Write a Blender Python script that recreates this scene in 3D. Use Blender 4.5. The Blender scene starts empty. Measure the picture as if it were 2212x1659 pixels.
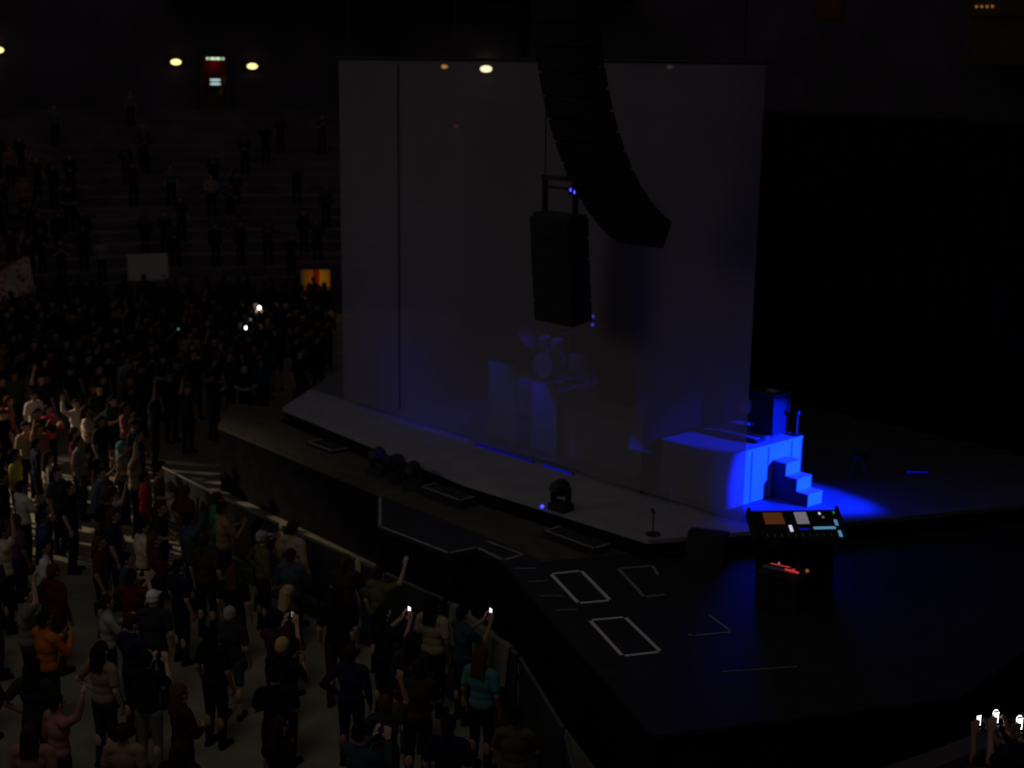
import bpy, bmesh, math, random
from mathutils import Vector, Matrix, Euler
random.seed(7)
SC = bpy.context.scene
COL = SC.collection

# ---------------------------------------------------------------- camera
FPX, IW, IH = 3050.0, 2212.0, 1659.0
PITCH = math.atan(693 / FPX)
ROLL = math.radians(0.69)
CAM = Vector((0, 0, 9.0))
_r0 = Vector((1, 0, 0)); _fw = Vector((0, math.cos(PITCH), -math.sin(PITCH))); _u0 = Vector((0, math.sin(PITCH), math.cos(PITCH)))
CR = math.cos(ROLL) * _r0 + math.sin(ROLL) * _u0
CU = -math.sin(ROLL) * _r0 + math.cos(ROLL) * _u0
cd = bpy.data.cameras.new('camera')
cam = bpy.data.objects.new('camera', cd); COL.objects.link(cam)
cam.matrix_world = Matrix(((CR.x, CU.x, -_fw.x, CAM.x), (CR.y, CU.y, -_fw.y, CAM.y), (CR.z, CU.z, -_fw.z, CAM.z), (0, 0, 0, 1)))
cd.sensor_width = 36.0; cd.lens = 36.0 * FPX / IW; cd.clip_start = 0.1; cd.clip_end = 400
cd.dof.use_dof = True; cd.dof.focus_distance = 13.5; cd.dof.aperture_fstop = 1.15
SC.camera = cam

# ---------------------------------------------------------------- view, world, large lights
SC.view_settings.view_transform = 'Standard'; SC.view_settings.look = 'None'
SC.view_settings.exposure = 0.0; SC.view_settings.gamma = 1.0; SC.view_settings.use_curve_mapping = False
w = bpy.data.worlds.new('arena_air'); SC.world = w; w.use_nodes = True
w.node_tree.nodes['Background'].inputs[0].default_value = (1.0, 0.90, 0.97, 1)
w.node_tree.nodes['Background'].inputs[1].default_value = 0.030

def look(o, target):
    o.rotation_euler = (Vector(target) - o.location).to_track_quat('-Z', 'Y').to_euler()
def light(name, kind, loc, target, energy, color, **kw):
    d = bpy.data.lights.new(name, kind); d.energy = energy; d.color = color
    for k, v in kw.items(): setattr(d, k, v)
    o = bpy.data.objects.new(name, d); COL.objects.link(o); o.location = loc
    if target is not None: look(o, target)
    return o

# stage frame: s runs along the curtain to stage left, o runs upstage
L0 = Vector((-3.68769, 30.07338, 0)); ES = Vector((0.67036, -0.74203, 0)); EO = Vector((0.74203, 0.67036, 0)); ANG = math.atan2(ES.y, ES.x)
def W(s, o, z): return L0 + ES * s + EO * o + Vector((0, 0, z))

light('house_flood', 'SPOT', (-26, 34, 10.5), (-11.2, 28.6, 1.0), 16500, (1.0, 0.78, 0.52), spot_size=math.radians(21), spot_blend=1.0, shadow_soft_size=0.4)
light('near_crowd_dim', 'AREA', (-5, 9.5, 18), (-4, 18.5, 0), 13, (1.0, 0.92, 0.74), shape='DISK', size=6.0, spread=math.radians(52))
light('stage_front_fill', 'AREA', W(-4, -31, 15), W(4.6, -0.5, 4.6), 21, (1.0, 0.90, 0.92), shape='DISK', size=15.0, spread=math.radians(44))  # added soft fill that lifts curtain and deck, no fixture behind it
light('blue_side_spot', 'SPOT', W(16.6, 3.9, 3.85), W(10.36, 1.90, 2.2), 25000, (0.001, 0.0150, 1.0), spot_size=math.radians(22), spot_blend=0.45, shadow_soft_size=0.06)
light('blue_back_wash', 'SPOT', W(3.6, 4.6, 8.5), W(3.3, 2.4, 2.6), 330, (0.03, 0.02, 1.0), spot_size=math.radians(40), spot_blend=1.0, shadow_soft_size=0.2)
light('blue_back_fill', 'POINT', W(2.2, 1.2, 2.7), None, 9.0, (0.06, 0.04, 1.0), shadow_soft_size=0.3)
light('blue_panel_wash', 'SPOT', W(3.9, 0.10, 4.4), W(4.5, 0.60, 2.5), 40, (0.03, 0.02, 1.0), spot_size=math.radians(40), spot_blend=1.0, shadow_soft_size=0.05)
light('blue_panel_spot', 'SPOT', W(5.3, 0.10, 4.0), W(5.75, 0.60, 2.4), 60, (0.02, 0.02, 1.0), spot_size=math.radians(30), spot_blend=0.6, shadow_soft_size=0.05)

# ---------------------------------------------------------------- materials
def mat(name, col, rough=0.85, spec=0.2, noise=0.0, scale=6.0, emit=None, estr=0.0, metal=0.0):
    m = bpy.data.materials.new(name); m.use_nodes = True
    nt = m.node_tree; b = nt.nodes['Principled BSDF']
    b.inputs['Base Color'].default_value = (*col, 1); b.inputs['Roughness'].default_value = rough
    b.inputs['Specular IOR Level'].default_value = spec; b.inputs['Metallic'].default_value = metal
    if noise:
        tc = nt.nodes.new('ShaderNodeTexCoord'); n = nt.nodes.new('ShaderNodeTexNoise'); n.inputs['Scale'].default_value = scale; n.inputs['Detail'].default_value = 6
        r = nt.nodes.new('ShaderNodeValToRGB'); lo = [c * (1 - noise) for c in col]; hi = [min(1, c * (1 + noise)) for c in col]
        r.color_ramp.elements[0].position = 0.3; r.color_ramp.elements[1].position = 0.7
        r.color_ramp.elements[0].color = (*lo, 1); r.color_ramp.elements[1].color = (*hi, 1)
        nt.links.new(tc.outputs['Object'], n.inputs['Vector']); nt.links.new(n.outputs['Fac'], r.inputs['Fac']); nt.links.new(r.outputs['Color'], b.inputs['Base Color'])
        bp = nt.nodes.new('ShaderNodeBump'); bp.inputs['Strength'].default_value = 0.15; nt.links.new(n.outputs['Fac'], bp.inputs['Height']); nt.links.new(bp.outputs['Normal'], b.inputs['Normal'])
    if emit:
        b.inputs['Emission Color'].default_value = (*emit, 1); b.inputs['Emission Strength'].default_value = estr
    return m

M = {}
M['floor'] = mat('sand_floor', (0.20, 0.185, 0.14), noise=0.25, scale=1.2)
M['concrete'] = mat('dark_concrete', (0.15, 0.115, 0.125), noise=0.35, scale=0.8)
M['wall'] = mat('dark_wall', (0.12, 0.095, 0.125), noise=0.3, scale=0.5)
M['beam'] = mat('grey_beam', (0.26, 0.25, 0.22), noise=0.2, scale=1.0)
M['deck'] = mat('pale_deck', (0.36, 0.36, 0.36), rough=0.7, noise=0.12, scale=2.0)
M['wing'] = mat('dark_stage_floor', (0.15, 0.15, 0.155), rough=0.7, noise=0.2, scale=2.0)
M['brown'] = mat('brown_carpet', (0.095, 0.085, 0.058), noise=0.2, scale=3.0)
M['black'] = mat('black_paint', (0.030, 0.028, 0.032), rough=0.6, noise=0.2, scale=4.0)
M['blackcloth'] = mat('black_cloth', (0.014, 0.013, 0.016), rough=1.0, spec=0.0, noise=0.3, scale=3.0)
M['speaker'] = mat('speaker_black', (0.045, 0.038, 0.045), rough=0.8, spec=0.1)
M['grille'] = mat('speaker_grille', (0.034, 0.030, 0.034), rough=0.9, spec=0.1, noise=0.4, scale=60)
M['tape'] = mat('white_tape', (0.85, 0.82, 0.82), rough=0.6)
M['tapedim'] = mat('worn_white_tape', (0.30, 0.29, 0.28), rough=0.6, noise=0.3, scale=8)
M['steel'] = mat('grey_steel', (0.09, 0.085, 0.085), rough=0.6, spec=0.3, noise=0.15, scale=5)
M['darksteel'] = mat('dark_steel', (0.03, 0.03, 0.033), rough=0.5, spec=0.4)
M['white'] = mat('white_board', (0.80, 0.77, 0.66), rough=0.8, noise=0.05, scale=2)
M['platform'] = mat('white_laminate', (0.50, 0.58, 0.60), rough=0.55, noise=0.05, scale=3)
M['seamline'] = mat('joint_black', (0.02, 0.02, 0.02))
M['brass'] = mat('cymbal_brass', (0.55, 0.45, 0.25), rough=0.3, spec=0.5, metal=0.6)
M['chrome'] = mat('chrome', (0.6, 0.6, 0.62), rough=0.25, metal=0.9)
M['drumshell'] = mat('pale_drum_shell', (0.5, 0.5, 0.52), rough=0.4)
M['drumskin'] = mat('drum_skin', (0.7, 0.7, 0.7), rough=0.6)
M['tarp'] = mat('grey_tarp', (0.17, 0.16, 0.12), noise=0.3, scale=4)
M['red'] = mat('red_cable', (0.65, 0.08, 0.07), rough=0.5)
M['redwall'] = mat('red_wall', (0.35, 0.02, 0.02), noise=0.2, scale=2)
M['ochre'] = mat('ochre_wall', (0.60, 0.30, 0.05), noise=0.2, scale=3)
M['redbanner'] = mat('faded_red_banner', (0.20, 0.07, 0.045), noise=0.3, scale=1.5)
M['booth'] = mat('brown_booth', (0.12, 0.09, 0.06), noise=0.2, scale=1.0)
def emis(name, c, s): return mat(name, (0.02, 0.02, 0.02), emit=c, estr=s)
M['e_warm'] = emis('warm_lamp_glass', (1.0, 0.80, 0.26), 2.2)
M['e_warm_dim'] = emis('dim_warm_glass', (1.0, 0.45, 0.10), 0.55)
M['e_warm_hot'] = emis('bright_warm_glass', (1.0, 0.84, 0.42), 6.5)
M['e_orange_hot'] = emis('orange_glass', (1.0, 0.45, 0.10), 1.6)
M['e_grey_green'] = emis('grey_green_glass', (0.5, 0.6, 0.4), 0.16)
M['e_exit'] = emis('backlit_sign_white', (0.80, 1.0, 0.66), 1.2)
M['e_tube'] = emis('cool_tube', (0.62, 0.86, 0.88), 0.85)
M['e_phone'] = emis('phone_screen', (0.82, 0.95, 1.0), 2.6)
M['e_phone_hot'] = emis('phone_torch', (0.92, 1.0, 0.98), 9.0)
M['e_phone_dim'] = emis('phone_screen_dim', (0.55, 0.85, 0.9), 0.20)
M['e_blue'] = emis('blue_led', (0.06, 0.06, 1.0), 1.6)
M['e_blue_dim'] = emis('blue_bar_glow', (0.01, 0.01, 1.0), 0.28)
M['e_hem_glow'] = emis('blue_hem_glow', (0.015, 0.01, 1.0), 0.15)
M['e_green'] = emis('green_led', (0.02, 0.35, 0.03), 0.5)
M['e_white'] = emis('white_led', (0.75, 0.8, 1.0), 0.75)
M['e_cyan'] = emis('meter_strip', (0.12, 0.36, 0.62), 0.6)
M['e_scr_or'] = emis('orange_screen', (0.30, 0.085, 0.02), 0.22)
M['e_scr_wh'] = emis('pale_screen', (0.40, 0.36, 0.42), 0.36)
M['e_red'] = emis('red_glow', (1.0, 0.07, 0.08), 0.42)
M['e_orange'] = emis('orange_led', (0.7, 0.2, 0.02), 0.30)

sm = bpy.data.materials.new('gauze_scrim'); sm.use_nodes = True
nt = sm.node_tree; nt.nodes.clear()
out = nt.nodes.new('ShaderNodeOutputMaterial'); mx = nt.nodes.new('ShaderNodeMixShader'); ad = nt.nodes.new('ShaderNodeMixShader')
tr = nt.nodes.new('ShaderNodeBsdfTransparent'); df = nt.nodes.new('ShaderNodeBsdfDiffuse'); tl = nt.nodes.new('ShaderNodeBsdfTranslucent')
df.inputs[0].default_value = (0.40, 0.37, 0.38, 1); tl.inputs[0].default_value = (0.40, 0.38, 0.42, 1)
tc = nt.nodes.new('ShaderNodeTexCoord'); nz = nt.nodes.new('ShaderNodeTexNoise'); nz.inputs['Scale'].default_value = 0.6; nz.inputs['Detail'].default_value = 3
rp = nt.nodes.new('ShaderNodeMapRange'); rp.inputs[1].default_value = 0.3; rp.inputs[2].default_value = 0.7; rp.inputs[3].default_value = 0.68; rp.inputs[4].default_value = 0.76
nt.links.new(tc.outputs['Object'], nz.inputs['Vector']); nt.links.new(nz.outputs['Fac'], rp.inputs[0])
ad.inputs[0].default_value = 0.35; nt.links.new(df.outputs[0], ad.inputs[1]); nt.links.new(tl.outputs[0], ad.inputs[2])
nt.links.new(rp.outputs[0], mx.inputs[0]); nt.links.new(tr.outputs[0], mx.inputs[1]); nt.links.new(ad.outputs[0], mx.inputs[2]); nt.links.new(mx.outputs[0], out.inputs[0])
M['scrim'] = sm

# ---------------------------------------------------------------- mesh helpers
class MB:
    def __init__(self): self.bm = bmesh.new()
    def box(self, c, s, rot=None, bev=0.0):
        r = bmesh.ops.create_cube(self.bm, size=1.0); vs = r['verts']
        mtx = Matrix.Translation(c) @ (rot.to_4x4() if rot is not None else Matrix.Identity(4)) @ Matrix.Diagonal((*s, 1))
        bmesh.ops.transform(self.bm, matrix=mtx, verts=vs)
        if bev:
            es = list({e for v in vs for e in v.link_edges})
            bmesh.ops.bevel(self.bm, geom=es, offset=bev, segments=2, affect='EDGES')
        return self
    def tube(self, a, b, r0, r1=None, n=12):
        a = Vector(a); b = Vector(b); d = b - a; r1 = r0 if r1 is None else r1
        res = bmesh.ops.create_cone(self.bm, cap_ends=True, segments=n, radius1=r0, radius2=r1, depth=d.length)
        q = Vector((0, 0, 1)).rotation_difference(d.normalized())
        bmesh.ops.transform(self.bm, matrix=Matrix.Translation((a + b) / 2) @ q.to_matrix().to_4x4(), verts=res['verts'])
        return self
    def ball(self, c, r, n=16, rot=None):
        r = (r, r, r) if not isinstance(r, tuple) else r
        res = bmesh.ops.create_uvsphere(self.bm, u_segments=n, v_segments=max(6, n * 2 // 3), radius=1.0)
        bmesh.ops.transform(self.bm, matrix=Matrix.Translation(c) @ (rot.to_4x4() if rot is not None else Matrix.Identity(4)) @ Matrix.Diagonal((*r, 1)), verts=res['verts'])
        return self
    def cap(self, a, b, r0, r1=None, n=10):
        r1 = r0 if r1 is None else r1
        if (Vector(b) - Vector(a)).length > 1e-5: self.tube(a, b, r0, r1, n)
        self.ball(a, r0, n); self.ball(b, r1, n); return self
    def prism(self, poly, z0, z1):
        f = self.bm.faces.new([self.bm.verts.new((x, y, z0)) for x, y in poly])
        r = bmesh.ops.extrude_face_region(self.bm, geom=[f])
        vs = [v for v in r['geom'] if isinstance(v, bmesh.types.BMVert)]
        bmesh.ops.translate(self.bm, verts=vs, vec=(0, 0, z1 - z0)); return self
    def hull(self, pts):
        vs = [self.bm.verts.new(p) for p in pts]; bmesh.ops.convex_hull(self.bm, input=vs); return self
    def path(self, pts, r, n=8):
        for a, b in zip(pts, pts[1:]): self.cap(a, b, r, r, n)
        return self
    def mesh(self, name, smooth=False):
        bmesh.ops.recalc_face_normals(self.bm, faces=self.bm.faces)
        me = bpy.data.meshes.new(name); self.bm.to_mesh(me); self.bm.free()
        if smooth:
            for p in me.polygons: p.use_smooth = True
        return me
    def build(self, name, m, parent=None, smooth=False):
        me = self.mesh(name, smooth); me.materials.append(m)
        o = bpy.data.objects.new(name, me); COL.objects.link(o)
        if parent is not None: o.parent = parent
        return o

def tag(o, label=None, cat=None, group=None, kind=None):
    for k, v in (('label', label), ('category', cat), ('group', group), ('kind', kind)):
        if v: o[k] = v
    return o
def thing(name, label, cat, loc, rz=0.0, group=None):
    o = bpy.data.objects.new(name, None); COL.objects.link(o); o.location = loc; o.rotation_euler = (0, 0, rz)
    o.empty_display_size = 0.2
    return tag(o, label, cat, group)
def dup(root, loc, rz, label=None, group=None):
    r = root.copy(); COL.objects.link(r); r.location = loc; r.rotation_euler = (0, 0, rz)
    if label: r['label'] = label
    if group: r['group'] = group
    for ch in list(root.children):
        c = ch.copy(); COL.objects.link(c); c.parent = r
        for g in ch.children:
            d = g.copy(); COL.objects.link(d); d.parent = c
    return r
def ray(x, y): return (_fw * FPX + CR * (x - IW / 2) - CU * (y - IH / 2)).normalized()
def at(x, y, z):
    d = ray(x, y); return CAM + d * ((z - CAM.z) / d.z)
def so(p): q = Vector((p.x, p.y, 0)) - L0; return q.dot(ES), q.dot(EO)

# ---------------------------------------------------------------- arena shell
CC = Vector((-6.0, 32.0, 0)); R0, R1 = 20.0, 36.0
def ring(name, prof, m, a0=0, a1=360, n=144, kind='structure'):
    """sweep a closed (radius, z) profile round the arena centre"""
    bm = bmesh.new(); full = (a1 - a0) >= 360; rows = []
    k = n if full else n + 1
    for i in range(k):
        a = math.radians(a0 + (a1 - a0) * i / n)
        rows.append([bm.verts.new((CC.x + r * math.cos(a), CC.y + r * math.sin(a), z)) for r, z in prof])
    for i in range(n):
        A = rows[i]; B = rows[(i + 1) % k]
        for j in range(len(prof)):
            bm.faces.new((A[j], B[j], B[(j + 1) % len(prof)], A[(j + 1) % len(prof)]))
    if not full:
        bm.faces.new(rows[0]); bm.faces.new(list(reversed(rows[-1])))
    bmesh.ops.recalc_face_normals(bm, faces=bm.faces)
    me = bpy.data.meshes.new(name); bm.to_mesh(me); bm.free(); me.materials.append(m)
    o = bpy.data.objects.new(name, me); COL.objects.link(o); tag(o, kind=kind); return o

fl = MB(); fl.prism([(CC.x + 21 * math.cos(2 * math.pi * i / 96), CC.y + 21 * math.sin(2 * math.pi * i / 96)) for i in range(96)], -0.3, 0.0)
tag(fl.build('floor', M['floor']), kind='structure')
NR = 16; RISE = (6.7 - 1.0) / NR
prof = [(R0 + 0.3, -0.3), (R0 + 0.3, 1.0)]
for i in range(NR):
    prof += [(R0 + 0.3 + i, 1.0 + RISE * i), (R0 + 1.3 + i, 1.0 + RISE * i)] if i else [(R0 + 1.3, 1.0)]
prof += [(R0 + 0.3 + NR, 6.7), (R0 + 2.6 + NR, 6.7), (R0 + 2.6 + NR, -0.3)]
ring('grandstand', prof, M['concrete'])
ring('wall_far', [(R1 + 1.0, 6.7), (R1 + 1.4, 6.7), (R1 + 1.4, 17), (R1 + 1.0, 17)], M['wall'], a0=-60, a1=200)
ring('trim_1', [(R0, 0.0), (R0 + 0.3, 0.0), (R0 + 0.3, 1.15), (R0, 1.15)], M['concrete'])
ring('ceiling', [(R1 - 2.0, 11.9), (R1 + 1.0, 11.9), (R1 + 1.0, 12.6), (R1 - 2.0, 12.3)], M['beam'], a0=72, a1=106)

def on_ring(px, r, z=None, py=None):
    """point on the cylinder of radius r straight ahead along the picture column px; height from row py or given z"""
    d = ray(px, py if py is not None else 300)
    # solve |CAM.xy + t d.xy - CC| = r for the far hit
    ax, ay = CAM.x - CC.x, CAM.y - CC.y
    A = d.x ** 2 + d.y ** 2; B = 2 * (ax * d.x + ay * d.y); C = ax ** 2 + ay ** 2 - r * r
    t = (-B + math.sqrt(B * B - 4 * A * C)) / (2 * A); p = CAM + d * t
    if z is not None: p.z = z
    a = math.atan2(p.y - CC.y, p.x - CC.x)
    return p, a + math.pi / 2     # rotation whose local -Y... looks to the centre
# local axes on the ring: x along the wall, +y towards the arena centre (rz = a + 90deg gives y = -radial)

# vomitory door on the far wall: a recess standing proud of the wall
p, rz = on_ring(468, R1 + 0.75, 6.7)
v = thing('door_1', 'dark doorway recess with red upper wall between two warm wall lamps', 'door', p, rz); v['kind'] = 'structure'
MB().box((-0.62, 0.0, 1.2), (0.16, 0.5, 2.4)).box((0.62, 0.0, 1.2), (0.16, 0.5, 2.4)).box((0, 0.0, 2.47), (1.4, 0.5, 0.16)).build('frame', M['wall'], v)
MB().box((0, -0.22, 1.75), (1.08, 0.04, 1.25)).build('upper_wall', M['redwall'], v)
MB().box((0, -0.22, 0.56), (1.08, 0.04, 1.12)).build('lower_wall', M['booth'], v)
MB().box((-0.36, -0.17, 1.15), (0.20, 0.05, 0.95), Euler((0, -0.25, 0)).to_matrix()).build('ochre_post', M['ochre'], v)
light('doorway_red_lamp', 'POINT', p + Vector((0, -0.02, 2.15)), None, 0.35, (1.0, 0.55, 0.35), shadow_soft_size=0.1)
# exit sign over it and the twin tube in it
def ring_box(name, label, cat, px, py, r, group=None):
    p, rz = on_ring(px, r, py=py); return thing(name, label, cat, p, rz, group)
e = ring_box('exit_sign', 'backlit greenish white sign above the red doorway', 'sign', 465, 123, R1 + 0.55)
MB().box((0, -0.04, 0), (0.84, 0.08, 0.30), bev=0.01).build('housing', M['darksteel'], e)
for x, wd in ((-0.36, 0.07), (-0.125, 0.22), (0.125, 0.22), (0.36, 0.09)):
    MB().box((x, 0.006, 0), (wd, 0.012, 0.24)).build('lit_cell', M['e_exit'], e)
e = ring_box('tube_light', 'cool white twin tube light hanging inside the red doorway', 'lamp', 465, 177, R1 + 0.62)
MB().box((0, -0.05, 0), (0.50, 0.05, 0.34), bev=0.01).build('backplate', M['darksteel'], e)
for z in (0.09, -0.09): MB().cap((-0.19, 0, z), (0.19, 0, z), 0.045).build('tube', M['e_tube'], e, True)
# wall lamps along the far wall
def wall_lamp(px, py, label, m='e_warm', sc=1.0, r=R1 + 0.86):
    e = ring_box('wall_lamp', label, 'lamp', px, py, r, 'warm lamps along the far wall')
    MB().box((0, -0.07, 0), (0.62 * sc, 0.1, 0.36 * sc), bev=0.03).build('housing', M['darksteel'], e)
    MB().ball((0, 0.0, 0), (0.235 * sc, 0.10 * sc, 0.125 * sc)).build('glass', M[m], e, True)
    return e
wall_lamp(380, 134, 'warm glowing wall lamp on the far wall, left of the exit sign')
wall_lamp(545, 143, 'warm glowing wall lamp on the far wall, between exit sign and curtain')
wall_lamp(1050, 149, 'bright warm wall lamp seen through the top of the gauze curtain', 'e_warm_hot', sc=1.15)
wall_lamp(960, 144, 'small orange lamp seen through the curtain top, left of the bright one', 'e_orange_hot', 0.6)
wall_lamp(985, 273, 'very faint orange lamp seen through the curtain below the two lit ones', 'e_orange', 0.35, R1 - 4.6)
wall_lamp(1447, 145, 'dim greenish lamp seen through the curtain top, right of the hanging speakers', 'e_grey_green', 0.6)
wall_lamp(-4, 108, 'warm wall lamp cut by the picture edge, leftmost of the row')
# hanging red banner and the brown booth high on the far wall
e = ring_box('wall_banner', 'faded reddish banner hanging high on the far wall, upper right', 'banner', 1793, -15, R1 + 0.9)
MB().box((0, 0, 0), (1.15, 0.03, 2.2)).build('cloth', M['redbanner'], e); MB().tube((-0.65, 0, 1.12), (0.65, 0, 1.12), 0.03).build('rod', M['darksteel'], e)
e = ring_box('press_booth', 'brown timber booth high on the wall with a row of tiny lamps', 'booth', 2160, 55, R1 - 1.2)
MB().box((-0.3, -0.8, 0), (3.4, 1.6, 3.0), bev=0.03).build('cabin', M['booth'], e); MB().box((-0.3, 0.04, 0.35), (3.0, 0.06, 0.08)).build('ledge', M['darksteel'], e)
for x in (1.0, 0.78, 0.56, 0.34): MB().ball((x, 0.08, 0.72), 0.035, 10).build('tiny_lamp', M['e_warm_dim'], e, True)

# tunnel gate at floor level, warm inside
p, rz = on_ring(680, R0 - 0.80, 0.0)
v = thing('door_2', 'low tunnel gate at floor level glowing yellow inside', 'door', p, rz); v['kind'] = 'structure'
MB().box((0.67, 0, 0.9), (0.22, 0.7, 1.8)).box((-0.78, 0, 0.9), (0.40, 0.7, 1.8)).box((0, 0, 1.73), (1.5, 0.7, 0.24)).build('frame', M['wall'], v)
MB().box((0.36, -0.31, 0.8), (0.42, 0.05, 1.6)).build('ochre_panel', M['ochre'], v)
MB().box((0.06, -0.24, 0.8), (0.20, 0.08, 1.6)).build('red_post', M['redwall'], v)
MB().box((-0.24, -0.28, 1.25), (0.40, 0.05, 0.70)).build('bright_panel', mat('bright_ochre', (0.8, 0.48, 0.05)), v)
MB().box((-0.24, -0.28, 0.45), (0.40, 0.05, 0.9)).build('dark_leaf', M['wall'], v)
for z_, e_ in ((0.45, 1.0), (1.0, 1.0), (1.45, 1.2)):
    light('tunnel_lamp', 'POINT', p + Matrix.Rotation(rz, 3, 'Z') @ Vector((0.05, 0.22, z_)), None, e_ * 0.8, (1.0, 0.62, 0.22), shadow_soft_size=0.01)

# ---------------------------------------------------------------- stage and platforms
def stage_root(name, label, cat, s=0, o=0, z=0, rot=0.0, group=None): return thing(name, label, cat, W(s, o, z), ANG + rot, group)
st = stage_root('stage', 'pale main stage floor in front of and behind the gauze curtain', 'stage')
SP = [(-0.48, -1.26), (6.24, -1.82), (10.53, -1.61), (10.99, -0.70), (12.29, 2.13), (13.4, 4.6), (14.0, 8.0), (-5.5, 8.0), (-3.15, 2.27)]
def inset(poly, d):
    c = Vector((sum(x for x, y in poly) / len(poly), sum(y for x, y in poly) / len(poly)))
    return [tuple(Vector(q) - (Vector(q) - c).normalized() * d) for q in poly]
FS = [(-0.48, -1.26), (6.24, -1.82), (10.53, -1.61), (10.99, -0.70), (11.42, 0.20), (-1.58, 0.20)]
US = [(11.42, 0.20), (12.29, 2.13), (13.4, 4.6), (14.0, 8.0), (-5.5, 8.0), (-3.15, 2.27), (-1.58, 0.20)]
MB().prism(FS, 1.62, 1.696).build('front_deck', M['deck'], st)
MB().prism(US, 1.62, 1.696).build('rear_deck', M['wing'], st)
MB().prism(inset(SP, 0.06), 0.0, 1.62).build('skirt', M['blackcloth'], st)
f = MB(); q = so(at(1200, 1090, 1.70)); f.ball((q[0], -1.80, 1.73), 0.035, 10); f.build('footlight', M['e_blue'], st, True)

ap = stage_root('stage_apron', 'brown carpeted apron one step below the stage front', 'stage')
AP = [(-2.6, -1.30), (-0.99, -2.57), (4.85, -2.82), (5.25, -2.84), (9.0, -2.9), (9.6, -3.0), (10.2, -1.68), (6.24, -1.89), (-0.5, -1.33), (-1.2, -0.45)]
MB().prism(AP, 1.34, 1.397).build('deck', M['brown'], ap)
MB().prism(inset(AP, 0.05), 0.0, 1.34).build('skirt', M['blackcloth'], ap)
def tape(poly, closed, parent, z, wd=0.05, m='tape', name='tape_line'):
    pts = poly + ([poly[0]] if closed else [])
    b = MB()
    for a, c in zip(pts, pts[1:]):
        a = Vector(a); c = Vector(c); d = (c - a).normalized(); n = Vector((-d.y, d.x)) * wd / 2; a2 = a - d * wd / 2; c2 = c + d * wd / 2
        b.prism([tuple(a2 - n), tuple(c2 - n), tuple(c2 + n), tuple(a2 + n)], z, z + 0.004)
    return b.build(name, M[m], parent)
# black boxes with taped lids standing on the apron along the stage front
def taped_box(s0, s1, o0, o1, h, label):
    b = stage_root('front_fill_speaker', label, 'speaker', (s0 + s1) / 2, (o0 + o1) / 2, 1.40, group='low black speakers along the stage front')
    MB().box((0, 0, h / 2), (s1 - s0, o1 - o0, h), bev=0.012).build('cabinet', M['speaker'], b)
    MB().box((0, -(o1 - o0) / 2 - 0.006, h / 2), ((s1 - s0) * 0.92, 0.012, h * 0.8)).build('grille', M['grille'], b)
    x, y = (s1 - s0) / 2 - 0.03, (o1 - o0) / 2 - 0.03
    tape([(-x, y), (-x, -y), (x, -y), (x, y)], False, b, h, 0.04, 'tapedim', 'tape_edge')
taped_box(1.45, 2.40, -1.98, -1.58, 0.06, 'low black taped speaker on the apron near the far stage corner')
taped_box(5.62, 6.75, -2.32, -1.93, 0.16, 'low black taped speaker on the apron below the middle of the stage front')
taped_box(8.75, 9.95, -2.22, -1.83, 0.12, 'low black taped speaker on the apron near the near stage corner')

th = stage_root('thrust_platform', 'black thrust platform with white taped edges and rectangles', 'stage')
TP = [(5.26, -2.88), (6.56, -3.96), (8.38, -3.92), (8.46, -3.39), (9.17, -3.48), (11.58, -4.62), (13.04, -5.27), (14.7, -6.05), (16.5, -2.4), (16.2, 0.6), (15.2, 3.4), (14.1, 5.6), (13.46, 4.5), (12.36, 2.05), (11.06, -0.74), (10.60, -1.70), (10.26, -1.72), (9.62, -3.05), (9.0, -2.95)]
MB().prism(TP, 1.34, 1.397).build('deck', M['black'], th)
MB().prism(inset(TP, 0.06), 0.0, 1.34).build('skirt', M['blackcloth'], th)
tape([(5.32, -2.98), (6.58, -3.92), (8.35, -3.88), (8.43, -3.36), (9.15, -3.44), (9.17, -3.02)], False, th, 1.40, 0.055, 'tapedim')
tape([(8.35, -3.04), (9.17, -3.02)], False, th, 1.40, 0.04, 'tapedim')
for q in ([(10.08, -3.29), (10.28, -2.84), (11.43, -3.38), (11.21, -3.81)], [(11.77, -4.14), (12.01, -3.68), (13.15, -4.19), (12.92, -4.68)]):
    tape(q, True, th, 1.40, 0.055, 'tape', 'tape_rectangle')
tape([(11.15, -2.05), (10.84, -1.83), (10.58, -2.33), (11.66, -2.90), (11.78, -2.62)], False, th, 1.40, 0.05, 'tapedim', 'tape_rectangle')
tape([(12.75, -2.72), (13.33, -2.94), (13.08, -3.44), (13.02, -3.46)], False, th, 1.40, 0.04, 'tapedim', 'tape_rectangle')
for a, b in (((9.55, -3.55), (9.75, -3.30)), ((10.1, -3.78), (10.25, -3.55)), ((10.65, -4.03), (10.85, -3.80)), ((11.2, -4.25), (11.35, -4.0))):
    tape([a, b], False, th, 1.40, 0.025, 'tapedim', 'tape_tick')
tape([(14.1, -4.05), (14.62, -3.2)], False, th, 1.40, 0.025, 'tapedim', 'tape_tick')

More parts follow.
